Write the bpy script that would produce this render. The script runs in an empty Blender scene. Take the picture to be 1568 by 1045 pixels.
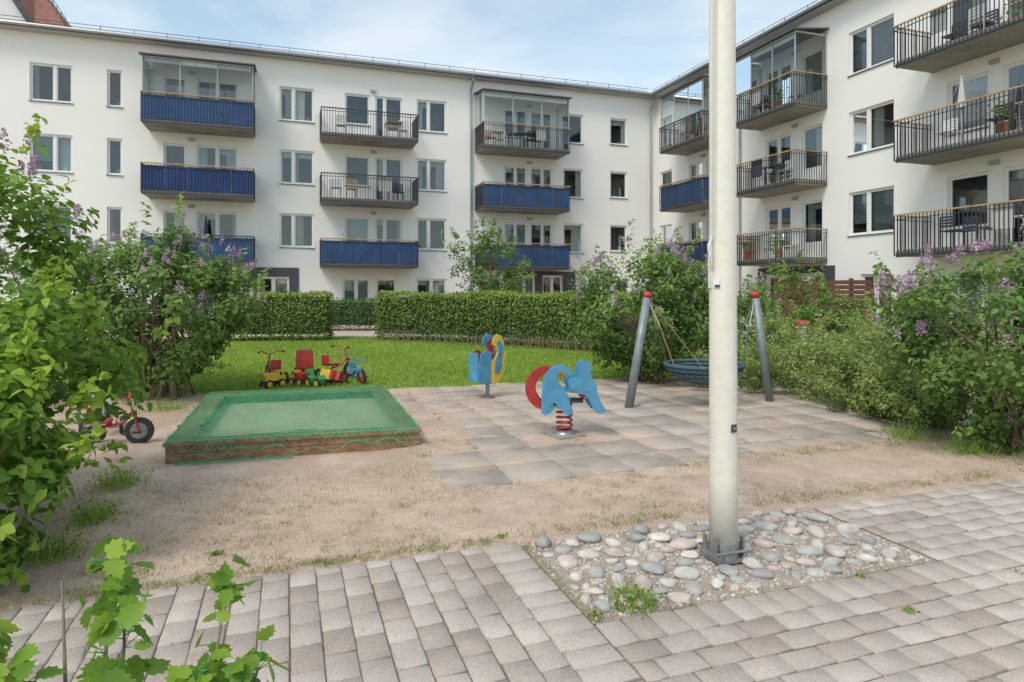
import bpy, math, random, bmesh
import numpy as np
from mathutils import Vector, Matrix, noise
random.seed(7); rng=np.random.default_rng(7)
R=random.uniform
scene=bpy.context.scene

# ------------------------------------------------------------ materials
def new_mat(name):
    m=bpy.data.materials.new(name); m.use_nodes=True
    nt=m.node_tree; b=nt.nodes['Principled BSDF']; return m,nt,b
def mat(name,col,rough=.7,metal=0.0,nscale=0,namt=.15,bump=0,bscale=None,spec=.5,big=0,bigscale=.4,streak=0):
    m,nt,b=new_mat(name)
    b.inputs['Roughness'].default_value=rough; b.inputs['Metallic'].default_value=metal
    b.inputs['Specular IOR Level'].default_value=spec
    b.inputs['Base Color'].default_value=(*col,1)
    tc=nt.nodes.new('ShaderNodeTexCoord')
    if nscale or big:
        val=nt.nodes.new('ShaderNodeMath'); val.operation='ADD'; val.inputs[0].default_value=0; val.inputs[1].default_value=0
        for i,(sc,am) in enumerate(((nscale or 1,namt if nscale else 0),(bigscale,big))):
            n=nt.nodes.new('ShaderNodeTexNoise'); n.inputs['Scale'].default_value=sc; n.inputs['Detail'].default_value=6
            if i==1 and streak:
                mp=nt.nodes.new('ShaderNodeMapping'); mp.inputs['Scale'].default_value=(1,1,streak); nt.links.new(tc.outputs['Object'],mp.inputs[0]); nt.links.new(mp.outputs[0],n.inputs['Vector'])
            else: nt.links.new(tc.outputs['Object'],n.inputs['Vector'])
            mr=nt.nodes.new('ShaderNodeMapRange'); mr.inputs[1].default_value=.3; mr.inputs[2].default_value=.7
            mr.inputs[3].default_value=-am; mr.inputs[4].default_value=am
            nt.links.new(n.outputs['Fac'],mr.inputs[0]); nt.links.new(mr.outputs[0],val.inputs[i])
        mx=nt.nodes.new('ShaderNodeVectorMath'); mx.operation='SCALE'; mx.inputs[0].default_value=col
        ad=nt.nodes.new('ShaderNodeMath'); ad.operation='ADD'; ad.inputs[1].default_value=1
        nt.links.new(val.outputs[0],ad.inputs[0]); nt.links.new(ad.outputs[0],mx.inputs['Scale'])
        nt.links.new(mx.outputs[0],b.inputs['Base Color'])
    if bump:
        n=nt.nodes.new('ShaderNodeTexNoise'); n.inputs['Scale'].default_value=bscale or nscale or 20; n.inputs['Detail'].default_value=5
        nt.links.new(tc.outputs['Object'],n.inputs['Vector'])
        bp=nt.nodes.new('ShaderNodeBump'); bp.inputs['Strength'].default_value=bump; bp.inputs['Distance'].default_value=.02
        nt.links.new(n.outputs['Fac'],bp.inputs['Height']); nt.links.new(bp.outputs[0],b.inputs['Normal'])
    return m
def ramp(nt,stops):
    r=nt.nodes.new('ShaderNodeValToRGB'); e=r.color_ramp.elements
    while len(e)<len(stops): e.new(.5)
    for i,(p,c) in enumerate(stops): e[i].position=p; e[i].color=(*c,1)
    return r
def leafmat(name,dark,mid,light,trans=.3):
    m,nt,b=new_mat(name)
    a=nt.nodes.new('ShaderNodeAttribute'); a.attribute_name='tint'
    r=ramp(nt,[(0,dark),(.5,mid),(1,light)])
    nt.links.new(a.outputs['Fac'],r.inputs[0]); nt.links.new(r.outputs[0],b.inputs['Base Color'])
    b.inputs['Roughness'].default_value=.5; b.inputs['Specular IOR Level'].default_value=.3
    t=nt.nodes.new('ShaderNodeBsdfTranslucent'); mx=nt.nodes.new('ShaderNodeMixShader'); mx.inputs[0].default_value=trans
    nt.links.new(r.outputs[0],t.inputs[0])
    nt.links.new(b.outputs[0],mx.inputs[1]); nt.links.new(t.outputs[0],mx.inputs[2])
    nt.links.new(mx.outputs[0],nt.nodes['Material Output'].inputs[0]); return m
def tintmat(name,stops,rough=.85,nscale=30,namt=.2,bump=.3,bscale=60,sand=None,sandth=(.45,.65),sandscale=1.2,spots=0):
    m,nt,b=new_mat(name); b.inputs['Roughness'].default_value=rough; b.inputs['Specular IOR Level'].default_value=.2
    tc=nt.nodes.new('ShaderNodeTexCoord')
    a=nt.nodes.new('ShaderNodeAttribute'); a.attribute_name='tint'
    r=ramp(nt,stops); nt.links.new(a.outputs['Fac'],r.inputs[0])
    n=nt.nodes.new('ShaderNodeTexNoise'); n.inputs['Scale'].default_value=nscale; n.inputs['Detail'].default_value=9; n.inputs['Roughness'].default_value=.68
    nt.links.new(tc.outputs['Object'],n.inputs['Vector'])
    mr=nt.nodes.new('ShaderNodeMapRange'); mr.inputs[1].default_value=.3; mr.inputs[2].default_value=.7; mr.inputs[3].default_value=1-namt; mr.inputs[4].default_value=1+namt
    nt.links.new(n.outputs['Fac'],mr.inputs[0])
    sc=nt.nodes.new('ShaderNodeVectorMath'); sc.operation='SCALE'; nt.links.new(r.outputs[0],sc.inputs[0]); nt.links.new(mr.outputs[0],sc.inputs['Scale'])
    out=sc.outputs[0]
    if spots:
        n3=nt.nodes.new('ShaderNodeTexNoise'); n3.inputs['Scale'].default_value=170; n3.inputs['Detail'].default_value=3; nt.links.new(tc.outputs['Object'],n3.inputs['Vector'])
        m3=nt.nodes.new('ShaderNodeMapRange'); m3.inputs[1].default_value=.3; m3.inputs[2].default_value=.7; m3.inputs[3].default_value=1-spots; m3.inputs[4].default_value=1+spots; nt.links.new(n3.outputs['Fac'],m3.inputs[0])
        s3=nt.nodes.new('ShaderNodeVectorMath'); s3.operation='SCALE'; nt.links.new(out,s3.inputs[0]); nt.links.new(m3.outputs[0],s3.inputs['Scale']); out=s3.outputs[0]
    if sand:
        n2=nt.nodes.new('ShaderNodeTexNoise'); n2.inputs['Scale'].default_value=sandscale; n2.inputs['Detail'].default_value=9; n2.inputs['Roughness'].default_value=.68
        nt.links.new(tc.outputs['Object'],n2.inputs['Vector'])
        m2=nt.nodes.new('ShaderNodeMapRange'); m2.inputs[1].default_value=sandth[0]; m2.inputs[2].default_value=sandth[1]; nt.links.new(n2.outputs['Fac'],m2.inputs[0])
        mx=nt.nodes.new('ShaderNodeMix'); mx.data_type='RGBA'; nt.links.new(m2.outputs[0],mx.inputs[0]); nt.links.new(out,mx.inputs[6]); mx.inputs[7].default_value=(*sand,1)
        out=mx.outputs[2]
    nt.links.new(out,b.inputs['Base Color'])
    nb=nt.nodes.new('ShaderNodeTexNoise'); nb.inputs['Scale'].default_value=bscale; nb.inputs['Detail'].default_value=5; nt.links.new(tc.outputs['Object'],nb.inputs['Vector'])
    bp=nt.nodes.new('ShaderNodeBump'); bp.inputs['Strength'].default_value=bump; bp.inputs['Distance'].default_value=.01
    nt.links.new(nb.outputs['Fac'],bp.inputs['Height']); nt.links.new(bp.outputs[0],b.inputs['Normal'])
    return m
def groundmat(name,c1,c2,c3,th=(.5,.62),s=1.1,bump=.6,c4=None):
    m,nt,b=new_mat(name); b.inputs['Roughness'].default_value=.95; b.inputs['Specular IOR Level'].default_value=.1
    tc=nt.nodes.new('ShaderNodeTexCoord')
    def nz(sc,d=8,rg=.6,w=None):
        n=nt.nodes.new('ShaderNodeTexNoise'); n.inputs['Scale'].default_value=sc; n.inputs['Detail'].default_value=d; n.inputs['Roughness'].default_value=rg
        if w:
            mp=nt.nodes.new('ShaderNodeMapping'); mp.inputs['Location'].default_value=(w,w*2,0); nt.links.new(tc.outputs['Object'],mp.inputs[0]); nt.links.new(mp.outputs[0],n.inputs['Vector'])
        else: nt.links.new(tc.outputs['Object'],n.inputs['Vector'])
        return n
    n1=nz(2.2,12,.75); r1=ramp(nt,[(.36,c1),(.62,c2)]); nt.links.new(n1.outputs['Fac'],r1.inputs[0])
    n2=nz(s,12,.75); m2=nt.nodes.new('ShaderNodeMapRange'); m2.inputs[1].default_value=th[0]; m2.inputs[2].default_value=th[1]; nt.links.new(n2.outputs['Fac'],m2.inputs[0])
    mx=nt.nodes.new('ShaderNodeMix'); mx.data_type='RGBA'; nt.links.new(m2.outputs[0],mx.inputs[0]); nt.links.new(r1.outputs[0],mx.inputs[6]); mx.inputs[7].default_value=(*c3,1)
    out=mx.outputs[2]
    if c4:
        n5=nz(.9,10,.7,7.3); m5=nt.nodes.new('ShaderNodeMapRange'); m5.inputs[1].default_value=.5; m5.inputs[2].default_value=.68; nt.links.new(n5.outputs['Fac'],m5.inputs[0])
        m6=nt.nodes.new('ShaderNodeMix'); m6.data_type='RGBA'; nt.links.new(m5.outputs[0],m6.inputs[0]); nt.links.new(out,m6.inputs[6]); m6.inputs[7].default_value=(*c4,1); out=m6.outputs[2]
    n3=nz(90,4,.6); m3=nt.nodes.new('ShaderNodeMapRange'); m3.inputs[1].default_value=.3; m3.inputs[2].default_value=.7; m3.inputs[3].default_value=.68; m3.inputs[4].default_value=1.26; nt.links.new(n3.outputs['Fac'],m3.inputs[0])
    sc=nt.nodes.new('ShaderNodeVectorMath'); sc.operation='SCALE'; nt.links.new(out,sc.inputs[0]); nt.links.new(m3.outputs[0],sc.inputs['Scale'])
    nt.links.new(sc.outputs[0],b.inputs['Base Color'])
    n4=nz(14,10,.75); bp=nt.nodes.new('ShaderNodeBump'); bp.inputs['Strength'].default_value=bump; bp.inputs['Distance'].default_value=.03
    nt.links.new(n4.outputs['Fac'],bp.inputs['Height']); nt.links.new(bp.outputs[0],b.inputs['Normal'])
    return m

M={}
M['wall']=mat('white_render',(.80,.79,.77),.9,nscale=60,namt=.015,big=.018,bigscale=.5,bump=.15,bscale=120,spec=.2)
M['reveal']=mat('reveal',(.74,.74,.74),.9)
M['frame']=mat('window_frame_white',(.74,.74,.73),.45)
M['frameg']=mat('frame_grey',(.36,.37,.38),.45)
M['dark']=mat('dark_grey_panel',(.06,.065,.075),.6,nscale=8)
M['sill']=mat('sill_metal',(.14,.15,.16),.4,metal=.5)
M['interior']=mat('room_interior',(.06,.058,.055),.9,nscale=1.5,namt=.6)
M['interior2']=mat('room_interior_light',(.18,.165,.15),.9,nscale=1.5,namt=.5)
M['curtain']=mat('curtain_white',(.6,.6,.58),.9,nscale=9,namt=.12)
M['blind']=mat('blind_grey',(.34,.37,.40),.8,nscale=2,namt=.1)
M['concrete']=mat('balcony_concrete',(.28,.255,.225),.9,nscale=12,namt=.15,big=.25,bigscale=1.2,bump=.2)
M['steel']=mat('railing_dark_steel',(.05,.05,.052),.5,metal=.3)
M['steelg']=mat('railing_grey',(.16,.16,.165),.5,metal=.4)
M['blue']=mat('balcony_blue_cloth',(.014,.05,.20),.75,nscale=1.3,namt=.3)
M['blue2']=mat('balcony_blue_cloth_faded',(.035,.10,.26),.75,nscale=1.3,namt=.22)
M['wood']=mat('handrail_wood',(.42,.26,.13),.6,nscale=8,namt=.25)
M['roof']=mat('roof_metal',(.09,.095,.10),.5,metal=.3,nscale=2)
M['zinc']=mat('downpipe_zinc',(.36,.37,.38),.4,metal=.6)
M['redroof']=mat('red_roof_tiles',(.26,.11,.085),.8,nscale=6,namt=.3)
M['brownwood']=mat('brown_slats',(.15,.065,.04),.7,nscale=10,namt=.3)
def glass(name,lo,tint):
    m,nt,b=new_mat(name)
    t=nt.nodes.new('ShaderNodeBsdfTransparent'); t.inputs[0].default_value=(*tint,1)
    g=nt.nodes.new('ShaderNodeBsdfGlossy'); g.inputs['Roughness'].default_value=.02; g.inputs[0].default_value=(.88,.93,.97,1)
    lw=nt.nodes.new('ShaderNodeFresnel'); lw.inputs[0].default_value=1.5
    mr=nt.nodes.new('ShaderNodeMapRange'); mr.inputs[3].default_value=lo; mr.inputs[4].default_value=1
    nt.links.new(lw.outputs[0],mr.inputs[0])
    mx=nt.nodes.new('ShaderNodeMixShader'); nt.links.new(mr.outputs[0],mx.inputs[0]); nt.links.new(t.outputs[0],mx.inputs[1]); nt.links.new(g.outputs[0],mx.inputs[2])
    nt.links.new(mx.outputs[0],nt.nodes['Material Output'].inputs[0]); return m
M['glass']=glass('window_glass',.07,(.72,.78,.77))
M['glassc']=glass('balcony_glass_clear',.02,(.86,.92,.91))
M['polew']=mat('pole_fibreglass_white',(.70,.665,.585),.35,nscale=25,namt=.05,big=.08,bigscale=2.5,streak=.15)
M['galv']=mat('galvanised_steel',(.30,.31,.32),.45,metal=.7,nscale=20,namt=.2)
M['black']=mat('black_rubber',(.025,.025,.027),.7)
M['rope']=mat('rope_white',(.6,.59,.55),.9)
M['rope2']=mat('rope_olive',(.12,.15,.08),.9)
M['rope3']=mat('rope_brown',(.25,.17,.08),.9)
M['red']=mat('paint_red',(.42,.035,.03),.45,nscale=10,namt=.2,big=.15,bigscale=4)
M['pblue']=mat('paint_light_blue',(.07,.26,.42),.45,nscale=10,namt=.14,big=.14,bigscale=3)
M['yellow']=mat('plastic_yellow',(.68,.46,.05),.4,nscale=10,namt=.1)
M['pgreen']=mat('plastic_green',(.05,.32,.08),.4)
M['postgrey']=mat('swing_post_grey',(.22,.25,.26),.5,metal=.3,nscale=12,namt=.15)
M['netb']=mat('nest_rope_blue',(.05,.10,.13),.85,nscale=30,namt=.3)
M['netg']=mat('green_net',(.075,.41,.18),.75,nscale=3,namt=.2,big=.15,bigscale=1)
M['netg2']=mat('green_net_dark',(.035,.28,.12),.7)
M['plank']=mat('sandbox_plank',(.28,.15,.09),.8,nscale=14,namt=.35,bump=.3)
M['pinkp']=mat('cushion_dark',(.05,.06,.10),.8)
M['ltext']=mat('towel_white',(.5,.5,.5),.9)
M['terra']=mat('flower_pot',(.30,.12,.06),.8)
M['stem']=mat('shrub_stems',(.21,.165,.11),.9,nscale=20,namt=.3)
M['lilleaf']=leafmat('lilac_leaves',(.075,.15,.035),(.17,.285,.065),(.31,.45,.11),.40)
M['nearleaf']=leafmat('near_leaves',(.075,.17,.025),(.21,.37,.045),(.44,.58,.085),.45)
M['spirea']=leafmat('spirea_leaves',(.13,.19,.055),(.28,.37,.10),(.44,.52,.18),.38)
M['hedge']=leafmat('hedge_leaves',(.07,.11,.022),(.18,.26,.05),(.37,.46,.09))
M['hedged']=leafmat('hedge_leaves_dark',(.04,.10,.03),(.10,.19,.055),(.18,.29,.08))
M['grass']=leafmat('grass_blades',(.12,.22,.03),(.24,.36,.045),(.38,.50,.10))
M['dirtgrass']=leafmat('sparse_grass',(.19,.21,.07),(.30,.31,.12),(.46,.42,.23))
M['lilac']=leafmat('lilac_blossom',(.34,.20,.31),(.52,.36,.48),(.70,.56,.64),.3)
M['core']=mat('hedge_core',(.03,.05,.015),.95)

# ------------------------------------------------------------ mesh builder
def empty(name,loc=(0,0,0)):
    e=bpy.data.objects.new(name,None); scene.collection.objects.link(e); e.location=loc; return e
class Frame:
    def __init__(s,o,d,n): s.o=Vector((*o,0)); s.d=Vector((*d,0)).normalized(); s.n=Vector((*n,0)).normalized()
    def P(s,a,b,z): return s.o+s.d*a+s.n*b+Vector((0,0,z))
FA=Frame((0,32.2),(.945,.326),(.326,-.945))
FB=Frame((7.63,34.83),(.326,-.945),(-.945,-.326))
G=Frame((0,0),(.945,.326),(-.326,.945))
class MB:
    def __init__(s): s.v=[];s.f=[];s.mi=[];s.mats=[]
    def m(s,mt):
        if isinstance(mt,str): mt=M[mt]
        if mt not in s.mats: s.mats.append(mt)
        return s.mats.index(mt)
    def poly(s,pts,mt):
        i=len(s.v); s.v+= [tuple(p) for p in pts]; s.f.append(tuple(range(i,i+len(pts)))); s.mi.append(s.m(mt))
    def hexa(s,p,mt):
        i=len(s.v); s.v+=[tuple(q) for q in p]; k=s.m(mt)
        for f in ((0,3,2,1),(4,5,6,7),(0,1,5,4),(1,2,6,5),(2,3,7,6),(3,0,4,7)):
            s.f.append(tuple(i+j for j in f)); s.mi.append(k)
    def fbox(s,F,a0,a1,b0,b1,z0,z1,mt):
        s.hexa([F.P(a0,b0,z0),F.P(a1,b0,z0),F.P(a1,b1,z0),F.P(a0,b1,z0),F.P(a0,b0,z1),F.P(a1,b0,z1),F.P(a1,b1,z1),F.P(a0,b1,z1)],mt)
    def box(s,c,d,mt,rot=0,M4=None):
        x,y,z=d[0]/2,d[1]/2,d[2]/2
        T=M4 if M4 else Matrix.Translation(c)@Matrix.Rotation(rot,4,'Z')
        s.hexa([T@Vector(p) for p in ((-x,-y,-z),(x,-y,-z),(x,y,-z),(-x,y,-z),(-x,-y,z),(x,-y,z),(x,y,z),(-x,y,z))],mt)
    def tube(s,path,rad,mt,n=8,cap=True):
        path=[Vector(p) for p in path]
        if not hasattr(rad,'__len__'): rad=[rad]*len(path)
        i0=len(s.v);k=s.m(mt)
        for j,p in enumerate(path):
            t=(path[min(j+1,len(path)-1)]-path[max(j-1,0)]).normalized()
            a=Vector((0,0,1)) if abs(t.z)<.9 else Vector((1,0,0))
            x=t.cross(a).normalized(); y=t.cross(x)
            for q in range(n):
                an=2*math.pi*q/n; s.v.append(tuple(p+(x*math.cos(an)+y*math.sin(an))*rad[j]))
        for j in range(len(path)-1):
            for q in range(n):
                a=i0+j*n+q;b=i0+j*n+(q+1)%n; s.f.append((a,b,b+n,a+n)); s.mi.append(k)
        if cap:
            s.f.append(tuple(i0+q for q in range(n))); s.mi.append(k)
            e=i0+(len(path)-1)*n; s.f.append(tuple(e+q for q in range(n))[::-1]); s.mi.append(k)
    def extr(s,pts,th,T,mt,mt2=None):
        n=len(pts)
        a=[T@Vector((p[0],-th/2,p[1])) for p in pts]; b=[T@Vector((p[0],th/2,p[1])) for p in pts]
        s.poly(a,mt); s.poly(b[::-1],mt)
        for i in range(n):
            j=(i+1)%n; s.poly([a[i],b[i],b[j],a[j]],mt2 or mt)
    def make(s,name,parent=None,smooth=False,bevel=0):
        me=bpy.data.meshes.new(name); me.from_pydata(s.v,[],s.f)
        for m in s.mats: me.materials.append(m)
        me.polygons.foreach_set('material_index',s.mi)
        if smooth: me.polygons.foreach_set('use_smooth',[True]*len(s.f))
        bm=bmesh.new(); bm.from_mesh(me); bmesh.ops.recalc_face_normals(bm,faces=bm.faces); bm.to_mesh(me); bm.free()
        o=bpy.data.objects.new(name,me); scene.collection.objects.link(o)
        if parent: o.parent=parent
        if bevel:
            b=o.modifiers.new('b','BEVEL'); b.width=bevel; b.segments=2; b.limit_method='ANGLE'
        return o
def npmesh(name,V,F,mt,tint=None,parent=None,k=3,smooth=False):
    me=bpy.data.meshes.new(name); V=np.asarray(V,dtype=np.float32); F=np.asarray(F,dtype=np.int32)
    me.vertices.add(len(V)); me.vertices.foreach_set('co',V.ravel())
    me.loops.add(F.size); me.loops.foreach_set('vertex_index',F.ravel())
    me.polygons.add(len(F)); me.polygons.foreach_set('loop_start',np.arange(len(F),dtype=np.int32)*k)
    if smooth: me.polygons.foreach_set('use_smooth',np.ones(len(F),dtype=bool))
    me.materials.append(mt)
    if tint is not None:
        a=me.attributes.new('tint','FLOAT','POINT'); a.data.foreach_set('value',np.asarray(tint,dtype=np.float32))
    me.update(calc_edges=True); me.validate()
    o=bpy.data.objects.new(name,me); scene.collection.objects.link(o)
    if parent: o.parent=parent
    return o

# ------------------------------------------------------------ foliage
LT=np.array([(0,0,0),(-.30,.28,.07),(0,.3,-.02),(.30,.28,.07),(-.23,.62,.02),(0,.65,-.05),(.23,.62,.02),(0,1,-.14)])
LF=np.array([(0,2,1),(0,3,2),(1,2,4),(2,5,4),(2,3,5),(3,6,5),(4,5,7),(5,6,7)])
DT=np.array([(0,0,0),(-.3,.5,.06),(.3,.5,.06),(0,1,0)]); DF=np.array([(0,2,1),(1,2,3)])
_o=[(0,0),(.13,-.06),(.34,.03),(.30,.17),(.46,.30),(.35,.40),(.40,.58),(.23,.60),(.20,.78),(.09,.80),(0,1)]
_r=[(x,y,.10*x-.14*y*y) for x,y in _o]; _l=[(-x,y,.10*x-.14*y*y) for x,y in _o[1:-1]]
_m=[(0,.25,-.05),(0,.55,-.09)]
ST_=np.array(_r+_l+_m); nr=len(_r)
def _side(ix,flip):
    out=[]
    mids=[nr+len(_l),nr+len(_l)+1]
    for a,b in zip(ix[:-1],ix[1:]):
        ym=(ST_[a][1]+ST_[b][1])/2; m=mids[0] if ym<.42 else mids[1]
        out.append((m,a,b) if flip else (m,b,a))
    sw=[j for j in range(len(ix)-1) if (ST_[ix[j]][1]+ST_[ix[j+1]][1])/2<.42][-1]+1
    out.append((mids[0],ix[sw],mids[1]) if flip else (mids[1],ix[sw],mids[0])); return out
SF_=np.array(_side(list(range(nr)),True)+_side([0]+list(range(nr,nr+len(_l)))+[nr-1],False))
def norm(a): return a/np.maximum(np.linalg.norm(a,axis=1,keepdims=True),1e-6)
def leaves(name,P,N,size,mt,tint,parent=None,full=True,droop=.3,width=1.0):
    n=len(P); N=norm(N)
    D=rng.normal(size=(n,3)); D[:,2]-=droop; D+=N*.3; D=D-N*np.sum(D*N,axis=1,keepdims=True)*.9; D=norm(D)
    B=norm(np.cross(N,D)); N2=np.cross(D,B)
    T,F=(ST_,SF_) if full==2 else ((LT,LF) if full else (DT,DF))
    S=(size*np.ones(n))[:,None,None]
    V=P[:,None,:]+S*(T[None,:,0:1]*width*B[:,None,:]+T[None,:,1:2]*D[:,None,:]+T[None,:,2:3]*N2[:,None,:])
    FF=(F[None]+(np.arange(n)*len(T))[:,None,None]).reshape(-1,3)
    return npmesh(name,V.reshape(-1,3),FF,mt,np.repeat(np.clip(tint,0,1),len(T)),parent)
def shrub(name,cx,cy,rx,ry,h,ncl,nl,ls,mt='lilleaf',flowers=0,zlow=.12,stems=14,clump=.28,full=True,shoots=12,fsize=.022,ftop=.45):
    e=empty(name,(0,0,0))
    C=[];
    while len(C)<ncl:
        d=rng.normal(size=3); d/=np.linalg.norm(d)
        rr=rng.uniform(.45,1)**.6
        p=d*rr
        z=(p[2]*.5+.5)
        lump=1+.16*math.sin(3*math.atan2(d[1],d[0])+cx*3)+.1*math.sin(5*d[2]+cy*2)
        wid=1.0 if z>.35 else .72+.8*z
        C.append((cx+p[0]*rx*wid*lump,cy+p[1]*ry*wid*lump,h*(zlow+(1-zlow)*z*(.9+.1*lump))-.1,))
    C=np.array(C); cen=np.array([cx,cy,h*.45])
    cs=clump*rng.uniform(.6,1.25,size=ncl)
    cb=rng.uniform(-.18,.18,size=ncl)
    idx=np.repeat(np.arange(ncl),nl)
    off=norm(rng.normal(size=(len(idx),3)))*(rng.uniform(.1,1,size=(len(idx),1))**.55)
    P=C[idx]+off*cs[idx][:,None]*np.array([1,1,.85])
    N=off*.8+norm(P-cen)*.6+np.array([0,0,.7])+rng.normal(size=P.shape)*.45
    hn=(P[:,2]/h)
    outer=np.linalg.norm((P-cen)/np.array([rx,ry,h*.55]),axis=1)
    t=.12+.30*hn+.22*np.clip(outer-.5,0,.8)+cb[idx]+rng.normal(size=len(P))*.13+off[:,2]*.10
    if shoots:
        sp=[];sn=[];stt=[]
        ci=rng.choice(ncl,size=shoots*3)
        for j in ci:
            c=C[j]; d=c-cen; d=d/np.linalg.norm(d)+np.array([0,0,.9]); d/=np.linalg.norm(d)
            L=rng.uniform(.2,.42)*clump/.28
            for q in np.linspace(.3,1.1,9):
                pt=c+d*(cs[j]*.8+L*q)+rng.normal(size=3)*.015
                for w in range(2): sp.append(pt); sn.append(rng.normal(size=3)*.7+np.array([0,0,1.])); stt.append(.75+rng.normal()*.12)
        P=np.vstack([P,sp]); N=np.vstack([N,sn]); t=np.concatenate([t,stt])
    k=P[:,2]>.03; P=P[k];N=N[k];t=t[k]
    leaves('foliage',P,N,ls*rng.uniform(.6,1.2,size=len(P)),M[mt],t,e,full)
    mb=MB()
    for i in range(stems):
        c=C[rng.integers(ncl)]; b=Vector((cx+R(-.25,.25)*rx,cy+R(-.25,.25)*ry,-.02)); c=Vector(c)
        mid=b.lerp(c,.5)+Vector((R(-.08,.08),R(-.08,.08),.12*h)); r0=R(.012,.024)
        mb.tube([b,b.lerp(mid,.5)+Vector((R(-.03,.03),R(-.03,.03),.04)),mid,c],[r0,r0*.8,r0*.6,r0*.25],'stem',5)
        for q in range(2):
            c2=Vector(C[rng.integers(ncl)]); 
            if (c2-mid).length<rx*1.1: mb.tube([mid,mid.lerp(c2,.5)+Vector((0,0,.05)),c2],[r0*.5,r0*.35,r0*.15],'stem',4)
    if stems: mb.make('stems',e,True)
    if flowers:
        out=np.linalg.norm((C-cen)/np.array([rx,ry,h*.55]),axis=1)+ (C[:,2]/h)*.6
        cand=np.where((out>np.quantile(out,.4))&(C[:,2]>h*ftop))[0]
        FP=[];FN=[];FT=[]
        for i in range(flowers):
            j=rng.choice(cand); c=C[j]; d=(c-cen); d/=np.linalg.norm(d); d=d+np.array([0,0,.5])+rng.normal(size=3)*.35; d/=np.linalg.norm(d)
            base=c+d*cs[j]*rng.uniform(.85,1.1); ax=d*.4+np.array([0,0,1.]); ax/=np.linalg.norm(ax); L=rng.uniform(.07,.14); tn=rng.uniform(.1,.9)
            m=42
            q=rng.uniform(0,1,m); rad=(1-q)*.038+.006; o=norm(rng.normal(size=(m,3)))
            FP.append(base+ax*(q*L)[:,None]+o*rad[:,None]); FN.append(o); FT.append(tn+rng.normal(size=m)*.18)
        FP=np.vstack(FP);FN=np.vstack(FN);FT=np.concatenate(FT)
        leaves('blossoms',FP,FN,fsize*rng.uniform(.8,1.3,size=len(FP)),M['lilac'],FT,e,False,width=1.6)
    return e
def hedge(name,pts,width,h,mt,dens=420,ls=.06,top_j=.05):
    e=empty(name); mb=MB(); Ps=[];Ns=[];Ts=[]
    for (a,b) in zip(pts[:-1],pts[1:]):
        a=Vector((*a,0));b=Vector((*b,0)); L=(b-a).length; d=(b-a).normalized(); n=Vector((d.y,-d.x,0)); F=Frame((a.x,a.y),(d.x,d.y),(n.x,n.y))
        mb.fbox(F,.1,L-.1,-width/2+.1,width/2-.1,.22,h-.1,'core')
        for (kind,area) in (('f',L*h),('b',L*h*.5),('t',L*width),('e0',width*h),('e1',width*h)):
            m=int(area*dens); u=rng.uniform(0,1,m); v=rng.uniform(0,1,m)**.9
            inn=np.abs(rng.normal(size=m))*.07-.05
            if kind in 'fb':
                sg=1 if kind=='f' else -1
                s_=u*L; o=sg*(width/2-inn+.05*np.sin(s_*2.3)+.03*np.sin(s_*7)-.10*np.clip(.5-v,0,1)); z=.06+v*(h-.06); nn=np.array([n.x*sg,n.y*sg,.35])
            elif kind=='t':
                s_=u*L; o=(v-.5)*width; z=h-inn+top_j*np.sin(s_*1.7+1)+.02*np.sin(s_*9); nn=np.array([0,0,1.])
            else:
                sg=-1 if kind=='e0' else 1
                s_=(0 if sg<0 else L)-sg*inn; o=(u-.5)*width; z=v*h; nn=np.array([d.x*sg,d.y*sg,.3])
            s_=s_*np.ones(m); o=o*np.ones(m)
            P=np.stack([a.x+d.x*s_+n.x*o,a.y+d.y*s_+n.y*o,z],axis=1)
            Ps.append(P);Ns.append(nn+rng.normal(size=(m,3))*.6)
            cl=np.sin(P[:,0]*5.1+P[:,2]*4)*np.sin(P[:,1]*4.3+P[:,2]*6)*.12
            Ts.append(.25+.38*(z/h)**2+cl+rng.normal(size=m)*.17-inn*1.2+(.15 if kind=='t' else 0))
        m=int(L*60); s_=rng.uniform(0,L,m); o=rng.uniform(-.5,.5,m)*width; z=h+np.abs(rng.normal(size=m))*.05
        P=np.stack([a.x+d.x*s_+n.x*o,a.y+d.y*s_+n.y*o,z],axis=1); Ps.append(P);Ns.append(rng.normal(size=(m,3))+[0,0,.5]);Ts.append(.7+rng.normal(size=m)*.15)
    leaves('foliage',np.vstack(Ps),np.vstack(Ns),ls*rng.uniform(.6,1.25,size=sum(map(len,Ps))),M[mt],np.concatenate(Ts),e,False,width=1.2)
    mb.make('core',e); return e
def blades(name,P,h,w,mt,tint,parent=None,lean=.4):
    n=len(P); a=rng.uniform(0,2*np.pi,n); l=rng.normal(size=(n,2))*lean
    W=np.stack([np.cos(a),np.sin(a),np.zeros(n)],1)*(w/2)[:,None]
    tip=P+np.stack([l[:,0]*h,l[:,1]*h,h],1)
    V=np.stack([P-W,P+W,tip],1).reshape(-1,3)
    return npmesh(name,V,np.arange(3*n).reshape(-1,3),M[mt],np.repeat(np.clip(tint,0,1),3),parent)

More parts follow.
